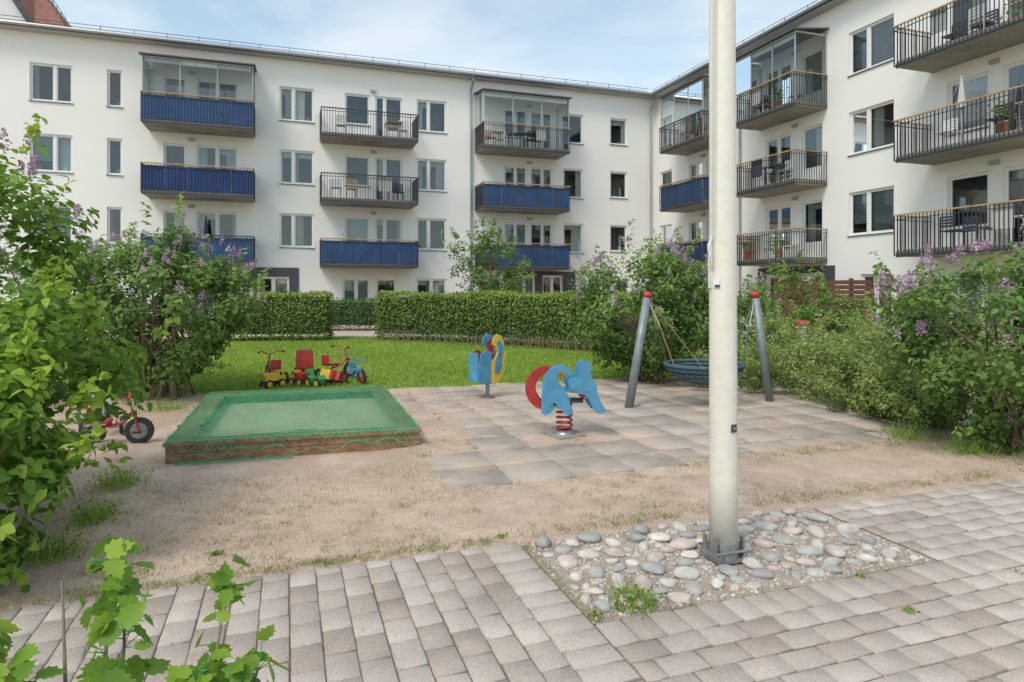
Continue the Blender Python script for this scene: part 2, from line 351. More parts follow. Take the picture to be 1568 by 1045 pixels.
# ------------------------------------------------------------ buildings
def wall(mb,F,s0,s1,z0,z1,ops,depth=.16,mt='wall'):
    S=sorted(set([s0,s1]+[o[0] for o in ops]+[o[1] for o in ops])); Z=sorted(set([z0,z1]+[o[2] for o in ops]+[o[3] for o in ops]))
    S=[s for s in S if s0<=s<=s1]
    for i in range(len(S)-1):
        for j in range(len(Z)-1):
            c=((S[i]+S[i+1])/2,(Z[j]+Z[j+1])/2)
            if any(o[0]<c[0]<o[1] and o[2]<c[1]<o[3] for o in ops): continue
            mb.poly([F.P(S[i],0,Z[j]),F.P(S[i+1],0,Z[j]),F.P(S[i+1],0,Z[j+1]),F.P(S[i],0,Z[j+1])],mt)
    for o in ops:
        a,b,c,d=o[:4]
        for q in ([(a,c),(a,d)],[(b,c),(b,d)],[(a,c),(b,c)],[(a,d),(b,d)]):
            (p,z),(p2,z2)=q
            mb.poly([F.P(p,0,z),F.P(p2,0,z2),F.P(p2,-depth,z2),F.P(p,-depth,z)],'reveal')
def window(mb,gl,F,a,b,c,d,splits,door=None):
    o0,o1=-.14,-.06; t=.05; fr='frame'
    mb.fbox(F,a,a+t,o0,o1,c,d,fr); mb.fbox(F,b-t,b,o0,o1,c,d,fr)
    mb.fbox(F,a+t,b-t,o0,o1,c,c+t,fr); mb.fbox(F,a+t,b-t,o0,o1,d-t,d,fr)
    xs=[a]+[a+(b-a)*q for q in splits]+[b]
    for q in xs[1:-1]: mb.fbox(F,q-.045,q+.045,o0,o1+.003,c+t,d-t,fr)
    bl=random.random()
    for i in range(len(xs)-1):
        p0=xs[i]+.045;p1=xs[i+1]-.045
        for (u0,u1,w0,w1) in ((p0,p0+.04,c+t,d-t),(p1-.04,p1,c+t,d-t)): mb.fbox(F,u0,u1,o0+.01,o1-.02,w0,w1,fr)
        mb.fbox(F,p0+.04,p1-.04,o0+.01,o1-.02,c+t,c+t+.04,fr); mb.fbox(F,p0+.04,p1-.04,o0+.01,o1-.02,d-t-.04,d-t,fr)
        if door==i:
            mb.fbox(F,p0+.04,p1-.04,o0+.015,o1-.03,c+t+.04,c+.6,fr)
        gl.poly([F.P(p0+.03,-.105,c+t),F.P(p1-.03,-.105,c+t+R(0,.002)),F.P(p1-.03,-.105+R(-.004,.004),d-t),F.P(p0+.03,-.105,d-t)],'glass')
        r=random.random()
        if bl<.34 and door is None:
            zz=c+(d-c)*R(0,.35); k=d-.05
            while k>zz: mb.poly([F.P(p0,-.2,k),F.P(p1,-.2,k),F.P(p1,-.18,k-.06),F.P(p0,-.18,k-.06)],'blind'); k-=.066
        elif r<.62:
            w=(p1-p0)*R(.2,.6); n=8
            side=random.random()<.5
            for k in range(n):
                x0=p0+w*k/n if side else p1-w*(k+1)/n; x1=x0+w/n; oo=-.26+.05*(k%2); ox=-.26+.05*((k+1)%2)
                mb.poly([F.P(x0,oo,c),F.P(x1,ox,c),F.P(x1,ox,d),F.P(x0,oo,d)],'curtain')
            if random.random()<.5: mb.fbox(F,p0,p1,-.3,-.28,d-.3,d,'curtain')
        if random.random()<.55 and door!=i:
            px=R(p0+.12,p1-.1); mb.fbox(F,px-.07,px+.07,-.3,-.18,c+.02,c+R(.15,.3),random.choice(['terra','pgreen','ltext','interior2']))
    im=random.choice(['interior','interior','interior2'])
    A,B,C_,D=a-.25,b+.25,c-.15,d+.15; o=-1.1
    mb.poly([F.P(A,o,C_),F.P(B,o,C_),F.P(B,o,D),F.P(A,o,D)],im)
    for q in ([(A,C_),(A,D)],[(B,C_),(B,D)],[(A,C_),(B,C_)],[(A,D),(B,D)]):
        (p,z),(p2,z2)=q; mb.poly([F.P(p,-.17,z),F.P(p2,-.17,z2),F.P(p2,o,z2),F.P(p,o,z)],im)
    mb.fbox(F,a-.03,b+.03,-.06,.045,c-.035,c-.003,'sill')
def chair(mb,F,a,o,z,mt,rot=0):
    for x in (-.2,.2):
        for y in (-.2,.2): mb.fbox(F,a+x-.015,a+x+.015,o+y-.015,o+y+.015,z,z+(.85 if y*rot<0 or (rot==0 and y<0) else .44),mt)
    mb.fbox(F,a-.22,a+.22,o-.22,o+.22,z+.44,z+.47,mt)
    yb=-.2 if rot>=0 else .2
    for k in range(4): mb.fbox(F,a-.2,a+.2,o+yb-.008,o+yb+.008,z+.55+k*.085,z+.61+k*.085,mt)
def table(mb,F,a,o,z,mt):
    mb.fbox(F,a-.35,a+.35,o-.3,o+.3,z+.7,z+.73,mt)
    for x in (-.3,.3):
        for y in (-.25,.25): mb.fbox(F,a+x-.015,a+x+.015,o+y-.015,o+y+.015,z,z+.7,mt)
def balcony(parent,F,s0,s1,z,blue=None,wood=False,glz=False,D=1.5,stuff=True):
    mb=MB(); gl=MB()
    mb.fbox(F,s0+.04,s1-.04,.002,D-.06,z-.2,z,'concrete')
    mb.fbox(F,s0+.02,s1-.02,D-.06,D-.02,z-.22,z-.06,'steelg')
    rail='steel'
    n=int((s1-s0)/.115)
    zt=z+1.0
    for i in range(n+1):
        x=s0+(s1-s0)*i/n; w=.02 if i%11 else .035
        mb.fbox(F,x-w/2,x+w/2,D,D+.02,z-.14,zt,rail)
    m=int(D/.115)
    for sx in (s0,s1):
        for i in range(m):
            y=.05+(D-.05)*i/m; mb.fbox(F,sx-.01,sx+.01,y-.01,y+.01,z-.14,zt,rail)
        mb.fbox(F,sx-.02,sx+.02,.02,D-.01,zt,zt+.035,'wood' if wood else rail); mb.fbox(F,sx-.015,sx+.015,.02,D-.01,z-.16,z-.14,rail); mb.fbox(F,sx-.012,sx+.012,.02,D-.01,zt-.12,zt-.10,rail)
    mb.fbox(F,s0-.03,s1+.03,D-.01,D+.04,zt,zt+.04,'wood' if wood else rail)
    mb.fbox(F,s0-.01,s1+.01,D-.003,D+.023,z-.17,z-.14,rail); mb.fbox(F,s0,s1,D-.002,D+.022,zt-.12,zt-.10,rail)
    if blue:
        k=s0+.03; nn=5; w=(s1-s0-.06)/nn
        for q in range(nn):
            mb.fbox(F,k+q*w+.006,k+(q+1)*w-.006,D-.03,D-.02,z-.02+R(0,.02),zt-.05-R(0,.03),blue)
        for sx in (s0+.03,s1-.03): mb.fbox(F,sx-.005,sx+.005,.06,D-.04,z-.02,zt-.05,blue)
    if glz:
        zr=z+2.45
        for x in (s0+.04,(2*s0+s1)/3,(s0+2*s1)/3,s1-.04): mb.fbox(F,x-.02,x+.02,D-.09,D-.05,z,zr-.06,'frameg')
        mb.fbox(F,s0,s1,D-.1,D-.03,zr-.06,zr,'frameg')
        for x in (s0+.04,s1-.04):
            mb.fbox(F,x-.03,x+.03,.02,.07,z,zr-.06,'frameg'); mb.fbox(F,x-.03,x+.03,.07,D-.1,zr-.03,zr+.03,'frameg')
            gl.poly([F.P(x,.07,z+.1),F.P(x,D-.09,z+.1),F.P(x,D-.09,zr),F.P(x,.07,zr+.1)],'glassc')
        for i in range(3):
            a=s0+.07+(s1-s0-.14)*i/3; b=s0+.07+(s1-s0-.14)*(i+1)/3-.03
            gl.poly([F.P(a,D-.06,z+1.05),F.P(b,D-.06,z+1.05),F.P(b,D-.06,zr-.06),F.P(a,D-.06,zr-.06)],'glassc')
        mb.fbox(F,s0+.1,s1-.1,D-.14,D-.11,zr-.22,zr-.06,'curtain')
        p=[F.P(s0-.08,-.0,zr+.22),F.P(s1+.08,-.0,zr+.22),F.P(s1+.08,D+.12,zr+.01),F.P(s0-.08,D+.12,zr+.01)]
        q=[v+Vector((0,0,.05)) for v in p]; mb.hexa([p[0],p[1],p[2],p[3],q[0],q[1],q[2],q[3]],'roof')
    if stuff:
        L=s1-s0
        for k in range(random.choice([4,5,6])):
            a=s0+L*R(.1,.9); o=R(.5,1.15); rr=random.random(); mt=random.choice(['steel','frame','wood','frame','pinkp','ltext'])
            if rr<.55: chair(mb,F,a,o,z,mt,random.choice([1,-1]))
            elif rr<.75: table(mb,F,a,o,z,mt)
            elif rr<.81:
                mb.tube([F.P(a,o,z),F.P(a,o,z+1.5)],.02,'frameg',6); mb.tube([F.P(a,o,z+1.0),F.P(a,o,z+1.9)],[.12,.03],random.choice(['pinkp','ltext']),8)
            else:
                mb.tube([F.P(a,o,z),F.P(a,o,z+.35)],[.12,.16],'terra',10)
                P=np.array([F.P(a,o,z+.6)])+rng.normal(size=(160,3))*[.15,.15,.18]
                leaves('potted_plant',P,rng.normal(size=(160,3))+[0,0,.6],np.full(160,.09),M['lilleaf'],rng.uniform(.2,.9,160),parent,False)
        if random.random()<.35 and not blue:
            a=s0+L*R(.2,.7); mb.fbox(F,a,a+R(.4,.6),D-.04,D-.02,z+.35,z+1.0,random.choice(['ltext','curtain','blind','pinkp']))
    mb.make('balcony',parent); 
    if gl.f: gl.make('balcony_glazing',parent)

SILL=[3.5,6.3,9.08]; FL=[2.8,5.6,8.4]
A=empty('apartment_building'); mb=MB(); gl=MB()
ops=[];spec=[]
def add(a,b,c,d,sp,door=None): ops.append((a,b,c,d)); spec.append((a,b,c,d,sp,door))
for s in SILL:
    add(-20.05,-18.6,s,s+1.5,[.58]); add(-17.4,-16.85,s,s+1.5,[]); add(-10.8,-9.35,s,s+1.5,[.4]); add(-4.73,-3.3,s,s+1.5,[.4])
    add(2.75,3.85,s,s+1.5,[]); add(5.4,6.4,s+.12,s+1.5,[]); add(-25.5,-24.0,s,s+1.5,[.5])
for f in FL:
    add(-15.35,-14.5,f+.75,f+2.15,[]); add(-14.1,-12.5,f+.02,f+2.15,[.5],1)
    add(-8.0,-6.9,f+.75,f+2.15,[]); add(-6.65,-5.4,f+.02,f+2.15,[.35],1)
    add(-.4,.8,f+.75,f+2.15,[.5]); add(.98,2.15,f+.02,f+2.15,[.55],0)
add(-8.1,-6.9,.7,2.15,[.5]); add(-6.6,-5.7,.1,2.15,[],0); add(-4.75,-3.3,.7,2.15,[.5]); add(-20,-18.6,.7,2.15,[.5]); add(-15.3,-13.4,.7,2.15,[.5]); add(-1.7,-.5,.7,2.15,[.5])
add(-11.7,-10.4,.05,2.2,[.5],0); add(.1,1.2,.05,2.35,[.5],0); add(1.6,2.7,.05,2.35,[.5],0); add(4.9,6.5,.7,2.15,[.5])
wall(mb,FA,-32,8.07,-.3,11.8,ops)
for q in spec: window(mb,gl,FA,*q)
mb.fbox(FA,-12.1,-11.7,.005,.05,0,2.6,'dark'); mb.fbox(FA,-10.4,-10.0,.005,.05,0,2.6,'dark'); mb.fbox(FA,-11.7,-10.4,.005,.05,2.2,2.6,'dark')
mb.fbox(FA,-.3,.1,.005,.05,0,2.55,'dark'); mb.fbox(FA,1.2,1.6,.005,.05,0,2.55,'dark'); mb.fbox(FA,2.7,3.4,.005,.05,0,2.55,'dark'); mb.fbox(FA,.1,1.2,.005,.05,2.35,2.55,'dark'); mb.fbox(FA,1.6,2.7,.005,.05,2.35,2.55,'dark')
mb.poly([FA.P(-32,-12,-.3),FA.P(8.07,-12,-.3),FA.P(8.07,-12,11.8),FA.P(-32,-12,11.8)],'wall'); mb.poly([FA.P(-32,0,-.3),FA.P(-32,-12,-.3),FA.P(-32,-12,11.8),FA.P(-32,0,11.8)],'wall')
def roof(mb,F,s0,s1):
    p=[F.P(s0,-6,13.0),F.P(s1,-6,13.0),F.P(s1,.5,11.82),F.P(s0,.5,11.82)]; q=[v+Vector((0,0,.1)) for v in p]; mb.hexa(p+q,'roof')
    mb.fbox(F,s0,s1,.02,.46,11.76,11.80,'frameg')
    mb.tube([F.P(s0,.56,11.86),F.P(s1,.56,11.86)],.07,'zinc',8)
    p=[F.P(s0,-6,13.0),F.P(s1,-6,13.0),F.P(s1,-12.4,11.82),F.P(s0,-12.4,11.82)]; q=[v+Vector((0,0,.1)) for v in p]; mb.hexa(p+q,'roof')
    for zz in (.12,.26): mb.tube([F.P(s0,.2,11.97+zz),F.P(s1,.2,11.97+zz)],.012,'steel',5)
    k=s0
    while k<s1: mb.fbox(F,k,k+.02,.19,.21,11.95,12.25,'steel'); k+=1.2
roof(mb,FA,-32,7.5)
mb.poly([FA.P(7.5,.5,11.9),FA.P(8.3,.5,11.9),FA.P(16,-6,13.05),FA.P(7.5,-6,13.05)],'roof')
for s in (-2.12,7.75):
    mb.tube([FA.P(s,.56,11.8),FA.P(s,.5,11.6),FA.P(s,.12,11.2),FA.P(s,.1,11),FA.P(s,.1,.1)],.05,'zinc',8)
for f in FL:
    for s in (-14.3,-6.75,.9): mb.fbox(FA,s-.12,s+.12,.0,.12,f+2.28,f+2.4,'frameg')
mb.make('facade',A); gl.make('window_glass',A)
cols=[((-15.9,-11.8),[('blue2',0,0),('blue',1,0),('blue2',1,1)],1),((-9.1,-4.95),[('blue2',1,0),(None,0,0),(None,0,0)],0),((-1.9,2.45),[('blue2',1,0),('blue2',1,0),(None,1,1)],1)]
for (a,b),lst,_ in cols:
    for z,(bl,w,g) in zip(FL,lst): balcony(A,FA,a,b,z,bl,w,g)
T=empty('neighbouring_apartment_building'); mb=MB()
mb.poly([FA.P(-40,-8,0),FA.P(-21.2,-8,0),FA.P(-21.2,-8,14.7),FA.P(-22.45,-8,14.7),FA.P(-24.45,-8,18.0),FA.P(-40,-8,18)],'wall')
mb.poly([FA.P(-21.2,-8,0),FA.P(-21.2,-22,0),FA.P(-21.2,-22,14.7),FA.P(-21.2,-8,14.7)],'wall')
mb.poly([FA.P(-22.3,-7.8,14.75),FA.P(-20.95,-7.8,14.75),FA.P(-23.3,-11,18.2),FA.P(-24.3,-8,18.2)],'redroof')
mb.poly([FA.P(-20.95,-7.8,14.75),FA.P(-20.95,-22,14.75),FA.P(-23.3,-22,18.2),FA.P(-23.3,-11,18.2)],'redroof')
p=[FA.P(-22.56,-7.7,14.72),FA.P(-22.26,-7.7,14.72),FA.P(-24.22,-7.7,18.1),FA.P(-24.56,-7.7,18.1)]; mb.hexa(p+[v+Vector((-.03,.1,0)) for v in p],'dark')
mb.fbox(FA,-22.5,-20.85,-7.78,-7.6,14.6,14.74,'dark')
for k in range(9):
    t=k/8; a=FA.P(-20.95-2.3*t,-7.7-3*t,14.8+3.4*t); mb.tube([a,a+Vector((0,0,.42))],.018,'dark',5)
for h in (.22,.42): mb.tube([FA.P(-20.95,-7.7,14.8+h),FA.P(-23.25,-10.7,18.2+h)],.018,'dark',5)
mb.make('walls_and_roof',T)
B=empty('apartment_building'); mb=MB(); gl=MB(); ops=[];spec=[]
for s in SILL:
    add(.5,1.6,s,s+1.5,[]); add(12.7,14.5,s,s+1.5,[.42]); add(21.5,23,s,s+1.5,[.5])
for f in FL:
    add(3.1,4.2,f+.75,f+2.15,[.5]); add(4.5,5.9,f+.02,f+2.15,[.5],1)
    add(8.5,9.9,f+.5,f+2.15,[.5]); add(10.5,11.5,f+.02,f+2.15,[],0)
    add(16.3,17.5,f+.6,f+2.15,[]); add(17.9,19.4,f+.02,f+2.15,[.5],1)
add(8.6,9.9,.4,2.2,[.5]); add(10.3,11.6,.05,2.2,[.5],0); add(13.2,14.4,.3,2.15,[.45]); add(3,5,.4,2.2,[.5]); add(16.5,19,.1,2.2,[.33,.66])
wall(mb,FB,0,26,-.3,11.8,ops)
for q in spec: window(mb,gl,FB,*q)
mb.fbox(FB,8.1,8.55,.005,.05,0,2.5,'dark'); mb.fbox(FB,9.95,10.25,.005,.05,0,2.5,'dark'); mb.fbox(FB,11.65,12.1,.005,.05,0,2.5,'dark'); mb.fbox(FB,8.55,9.95,.005,.05,2.25,2.5,'dark'); mb.fbox(FB,10.25,11.65,.005,.05,2.25,2.5,'dark')
mb.poly([FB.P(-12,-12,-.3),FB.P(26,-12,-.3),FB.P(26,-12,11.8),FB.P(-12,-12,11.8)],'wall'); mb.poly([FB.P(26,0,-.3),FB.P(26,-12,-.3),FB.P(26,-12,11.8),FB.P(26,0,11.8)],'wall')
roof(mb,FB,.2,26.3)
for s in (7.0,): mb.tube([FB.P(s,.56,11.8),FB.P(s,.5,11.6),FB.P(s,.12,11.2),FB.P(s,.1,11),FB.P(s,.1,.1)],.05,'zinc',8)
for f in FL:
    for s in (4.35,10.2,17.7): mb.fbox(FB,s-.12,s+.12,.0,.12,f+2.28,f+2.4,'frameg')
mb.make('facade',B); gl.make('window_glass',B)
for (a,b),lst in (((2.9,6.3),[('blue',1,0),('blue2',1,0),(None,0,1)]),((8.2,11.75),[(None,1,0),(None,1,0),(None,1,1)]),((15.8,20.1),[(None,1,0),(None,1,0),(None,1,0)])):
    for z,(bl,w,g) in zip(FL,lst): balcony(B,FB,a,b,z,bl,w,g)
mb=MB()
for k in range(11): mb.fbox(FB,10.15,13.75,1.0,1.025,.15+k*.165,.29+k*.165,'brownwood')
for s in (10.2,11.4,12.6,13.7): mb.fbox(FB,s-.05,s+.05,.9,.998,0,2.0,'brownwood')
for k in range(11): mb.fbox(FB,13.76,13.785,.1,1.0,.15+k*.165,.29+k*.165,'brownwood')
mb.make('wooden_slat_fence')

# ------------------------------------------------------------ ground
dirt=groundmat('sandy_dirt',(.43,.32,.245),(.60,.465,.37),(.34,.295,.165),th=(.57,.70),s=1.0,c4=(.43,.33,.255))
lawnm=groundmat('lawn_soil',(.15,.23,.035),(.24,.34,.05),(.30,.35,.09),th=(.55,.7),s=.8)
jointm=mat('joint_sand',(.17,.135,.105),.95,nscale=40,namt=.3,bump=.4,big=.35,bigscale=2)
mb=MB(); mb.poly([(-300,-300,0),(300,-300,0),(300,300,0),(-300,300,0)],dirt); mb.make('ground')
def inpoly(x,y,poly):
    c=np.zeros(len(x),bool); n=len(poly)
    for i in range(n):
        x0,y0=poly[i];x1,y1=poly[(i+1)%n]
        k=((y0>y)!=(y1>y))&(x<(x1-x0)*(y-y0)/((y1-y0) if y1!=y0 else 1e-9)+x0); c^=k
    return c
lawn=[(-14,9.2),(-8,9.4),(-5.2,10.0),(-4.2,10.35),(-3.3,10.25),(-2.2,10.35),(-1.0,10.8),(.2,11.2),(1.4,11.6),(4,12.6),(12,15),(10,23),(3,19),(-3.6,22.4),(-8,22.4),(-16,20)]
e=empty('lawn'); mb=MB(); mb.poly([(x,y,.006) for x,y in lawn],lawnm); mb.make('turf',e)
n=110000; y=9.3+14*rng.uniform(0,1,n)**1.5; x=rng.uniform(-9,5,n); k=inpoly(x+rng.normal(size=n)*.12,y+rng.normal(size=n)*.12,lawn); x=x[k];y=y[k]
blades('grass_blades',np.stack([x,y,np.full(len(x),.0)],1),rng.uniform(.03,.08,len(x)),rng.uniform(.008,.022,len(x)),'grass',.5+.2*np.sin(x*1.3)*np.sin(y*1.1)+rng.normal(size=len(x))*.22,e)
nf=350; xx=rng.uniform(-5,3,nf); yy=10.5+9*rng.uniform(0,1,nf)**1.3; k=inpoly(xx,yy,lawn); xx=xx[k];yy=yy[k]
leaves('lawn_daisies',np.stack([xx,yy,np.full(len(xx),.075)],1),np.tile([0,-.3,1.],(len(xx),1)),np.full(len(xx),.026),M['dirtgrass'],np.full(len(xx),1.),e,False,width=1.6)
pathm=mat('path_gravel',(.46,.41,.36),.95,nscale=20,bump=.3)
mb=MB(); mb.poly([(-10,22.6,.010),(-3.2,22.4,.010),(4,19.6,.010),(9,21.5,.010),(9,23,.010),(3,21.4,.010),(-3,24.6,.010),(-12,24.6,.010)],pathm); mb.make('garden_path')

U1=8.0
def zf(x,y):
    u=.9453*x+.3261*y; v=-.3261*x+.9453*y
    n1=noise.fractal(Vector((x*.95,y*.95,1.3)),.7,2.1,5); n2=noise.fractal(Vector((x*5,y*5,3.)),.8,2,3)
    z=.012+.010*n1+.005*n2
    ve=3.87 if u<1.38 else (3.83 if u<3.62 else 3.775)
    dp=v-ve
    if dp<0: return max(-.04,.019+.012*n1+.008*n2+dp*.45)
    z+=.010*math.exp(-dp/.12)
    du=min(u-1.2,U1-u); vf=5.05 if u<3.4 else 5.27
    dv=min(v-vf,10.45-v); d=min(du,dv)
    if d>-.25:
        s=.010+.017*n1+.006*n2+.030*math.exp(-max(0,u-1.2)/.8)*(.5+.5*min(1,max(0,(v-5.2)/1.2)))+.008*math.exp(-max(0,v-vf)/.3)+.012*math.exp(-max(0,10.3-v)/.7)
        w=min(1,(d+.25)/.25); z=z*(1-w)+s*w
    return z
nx_,ny_=320,172; X0,X1,Y0,Y1=-6.5,9.5,2.6,11.9
xs=np.linspace(X0,X1,nx_); ys=np.linspace(Y0,Y1,ny_); gx,gy=np.meshgrid(xs,ys)
gz=np.array([zf(a,b) for a,b in zip(gx.ravel(),gy.ravel())])
il=inpoly(gx.ravel()+.08*np.sin(gy.ravel()*9),gy.ravel()+.10*np.sin(gx.ravel()*5.3)+.05*np.sin(gx.ravel()*13),lawn); gz[il]=-.04
V=np.stack([gx.ravel(),gy.ravel(),gz],1); i=np.arange(nx_-1)[None,:]+np.arange(ny_-1)[:,None]*nx_; i=i.ravel()
npmesh('sandy_ground',V,np.stack([i,i+1,i+1+nx_,i+nx_],1),dirt,None,None,4,True)

BV=[];BF=[];BT=[]
def brick(u0,u1,v0,v1,zt,store,bev=.005,tilt=.0025,base=-.02):
    V_,F_,T_=store; i=len(V_); t=R(0,1); z0=zt+R(-tilt,tilt)*.6; za=[z0+R(-tilt,tilt) for _ in range(4)]
    ju=[R(-.002,.002) for _ in range(2)]; rt=R(-.003,.003)
    c=[(u0,v0+rt),(u1,v0-rt),(u1,v1-rt),(u0,v1+rt)]; ci=[(u0+bev,v0+bev+rt),(u1-bev,v0+bev-rt),(u1-bev,v1-bev-rt),(u0+bev,v1-bev+rt)]
    for (a,b) in c: V_.append(tuple(G.P(a+ju[0],b+ju[1],base)))
    for (a,b),z in zip(c,za): V_.append(tuple(G.P(a+ju[0],b+ju[1],z-bev)))
    for (a,b),z in zip(ci,za): V_.append(tuple(G.P(a+ju[0],b+ju[1],z)))
    for k in range(4):
        l=(k+1)%4; F_.append((i+k,i+l,i+4+l,i+4+k)); F_.append((i+4+k,i+4+l,i+8+l,i+8+k))
    F_.append((i+8,i+9,i+10,i+11)); T_.extend([t]*12)
W,L_=.140,.210; g=.011; gu=.006; ZT=.02
st=(BV,BF,BT)
v_far=3.88
u=1.13; c=0
while u-W>-7:
    v=v_far-(0 if c%2 else L_/2)
    if c%2==0: brick(u-W+gu,u,v+g,v_far,ZT,st)
    while v-L_>-2:
        brick(u-W+gu,u,v-L_+g,v,ZT,st); v-=L_
    u-=W; c+=1
v=v_far
while v>-2: brick(1.13+gu,1.13+L_+.03,v-W+g,v,ZT,st); v-=W
u0=1.13+L_+.035
u=u0
while u<9: brick(u+gu,u+W,2.80-L_+g,2.80,ZT,st); u+=W
v=2.80-L_; c=0
while v>-2.5:
    u=u0-(L_/2 if c%2 else 0)
    while u<9:
        a=max(u,u0); brick(a+gu,u+L_,v-W+g,v,ZT,st); u+=L_
    v-=W; c+=1
v=2.80+W*7; c=0
while v>2.805:
    u=3.62-(L_/2 if c%2 else 0)
    while u<9:
        a=max(u,3.62); brick(a+gu,u+L_,v-W+g+.0,v,ZT,st); u+=L_
    v-=W; c+=1
paverm=tintmat('concrete_pavers',[(0,(.36,.295,.255)),(.35,(.42,.36,.32)),(.7,(.455,.395,.35)),(1,(.49,.435,.39))],nscale=2.6,namt=.18,bump=.4,bscale=150,sand=(.52,.415,.335),sandth=(.54,.76),sandscale=1.6,spots=.24)
pv=empty('brick_paving'); npmesh('pavers',BV,BF,paverm,BT,pv,4)
mb=MB()
def usheet(mb,u0,u1,v0,v1,z,m): mb.poly([G.P(u0,v0,z),G.P(u1,v0,z),G.P(u1,v1,z),G.P(u0,v1,z)],m)
usheet(mb,-7,1.37,-2.4,v_far-.01,.011,jointm); usheet(mb,1.37,9,-2.4,2.8,.011,jointm); usheet(mb,3.62,9,2.8,3.77,.011,jointm); mb.make('joint_sand',pv)
SV=[];SF=[];ST=[]; st=(SV,SF,ST); ts=.56
for i in range(12):
    for j in range(10):
        uu=1.2+i*ts; vv=5.05+j*.54
        if j==0 and i>=4: continue
        if j==9 and i>7: continue
        brick(uu+.014,uu+ts,vv+.014,vv+.54,.026+R(-.006,.006),st,bev=.005,tilt=.009)
for i in range(4,12):
    brick(3.2+(i-4)*ts+.014,3.2+(i-3)*ts,5.05+.22,5.05+.53,.028,st,bev=.005,tilt=.008)
slabm=tintmat('concrete_slabs',[(0,(.31,.27,.235)),(.5,(.37,.325,.285)),(1,(.42,.375,.335))],nscale=2.5,namt=.22,bump=.5,bscale=90,sand=(.51,.405,.325),sandth=(.44,.62),sandscale=.8,spots=.25)
sl=empty('playground_slab_paving'); npmesh('slabs',SV,SF,slabm,ST,sl,4)

sb=empty('cobblestone_bed'); bedm=groundmat('bed_gravel',(.29,.235,.19),(.46,.38,.31),(.54,.44,.35),th=(.5,.7),s=3)
mb=MB(); usheet(mb,1.38,3.61,2.81,3.85,.012,bedm); mb.make('bed_soil',sb)
bm=bmesh.new(); bmesh.ops.create_icosphere(bm,subdivisions=3,radius=1); IV=np.array([v.co[:] for v in bm.verts]); IF=np.array([[v.index for v in f.verts] for f in bm.faces]); bm.free()
bm=bmesh.new(); bmesh.ops.create_icosphere(bm,subdivisions=1,radius=1); IV1=np.array([v.co[:] for v in bm.verts]); IF1=np.array([[v.index for v in f.verts] for f in bm.faces]); bm.free()
pl=[];VV=[];FF=[];TT=[];off=0
tries=0
while len(pl)<125 and tries<30000:
    tries+=1
    a=R(.050,.088) if len(pl)<72 else R(.028,.05); u=R(1.44,3.52);v=R(2.87,3.80)
    if abs(u-2.45)<.14 and abs(v-3.27)<.14: continue
    if any((u-p[0])**2+(v-p[1])**2<((a+p[2])*.92)**2 for p in pl): continue
    pl.append((u,v,a))
    b=a*R(.55,.8); h=a*R(.32,.5); th=R(0,math.pi)
    X=IV*[1+0,1,1]; X=X*(1+.12*np.sin(IV[:,[1,2,0]]*2.3+R(0,6))+.06*np.sin(IV[:,[2,0,1]]*4+R(0,6))); X=X*[a,b,h]
    c,s=math.cos(th),math.sin(th); X=np.stack([X[:,0]*c-X[:,1]*s,X[:,0]*s+X[:,1]*c,X[:,2]+X[:,0]*R(-.15,.15)],1)
    p=G.P(u,v,h*.4+.01); VV.append(X+np.array(p)); FF.append(IF+off); off+=len(IV); TT.append(np.full(len(IV),R(0,1)))
stonem=tintmat('river_cobbles',[(0,(.31,.305,.295)),(.3,(.42,.41,.39)),(.5,(.51,.475,.43)),(.65,(.47,.385,.34)),(.85,(.56,.48,.425)),(1,(.62,.595,.55))],rough=.8,nscale=12,namt=.25,bump=.3,bscale=60,spots=.18)
npmesh('cobbles',np.vstack(VV),np.vstack(FF),stonem,np.concatenate(TT),sb,3,True)
def pebbles(n,fn,sz,name,parent,m,hf=False):
    VV=[];FF=[];TT=[]
    for i in range(n):
        p=fn(); a=R(*sz); 
        if hf: p.z=max(.002,zf(p.x,p.y))
        VV.append(IV1*[a*R(.7,1.2),a*R(.7,1.2),a*.6]+np.array(p)); FF.append(IF1+len(IV1)*i); TT.append(np.full(len(IV1),R(0,1)))
    npmesh(name,np.vstack(VV),np.vstack(FF),m,np.concatenate(TT),parent,3,True)
pebbles(2600,lambda:G.P(R(1.4,3.6),R(2.83,3.85),.012),(.004,.016),'gravel',sb,stonem)
gp=empty('dirt_pebbles'); pebbles(2200,lambda:G.P(R(-5,8),R(3.9,5.2) if random.random()<.7 else R(5,9.5),.003),(.003,.010),'pebbles',gp,stonem,True)
pebbles(500,lambda:G.P(R(-3,6),R(1.5,3.8),.022),(.002,.006),'pavement_grit',gp,stonem)

e=empty('sparse_grass'); P=[];
def tuft(u,v,n,s):
    b=np.array(G.P(u,v,0)); b[2]=max(0,zf(b[0],b[1])-.003); q=b+np.concatenate([rng.normal(size=(n,2))*s,np.zeros((n,1))],1); P.append(q)
for i in range(1350):
    u=rng.uniform(-5,8.5); v=rng.uniform(3.9,5.05)
    w=math.sin(u*1.7+v*2)+math.sin(u*4.1-v*3.3)*.7+math.sin(u*.8+1)
    if w>rng.uniform(-.6,1.8): tuft(u,v,int(rng.integers(6,22)),.035)
for i in range(420): tuft(rng.uniform(-5,1.2),v_far+abs(rng.normal())*.07,10,.02)
for i in range(300): tuft(rng.uniform(1.4,8.5),v_far+.02+abs(rng.normal())*.1,12,.03)
for i in range(300): tuft(rng.uniform(-3.5,1.2),rng.uniform(4.9,6),10,.05)
for i in range(200): tuft(rng.uniform(3.3,8),rng.uniform(5.0,5.25),10,.04)
for i in range(120): tuft(1.2+rng.normal()*.07,rng.uniform(5,10.3),9,.03)
for i in range(80): tuft(1.4+rng.normal()*.02,rng.uniform(2.85,3.85),8,.015)
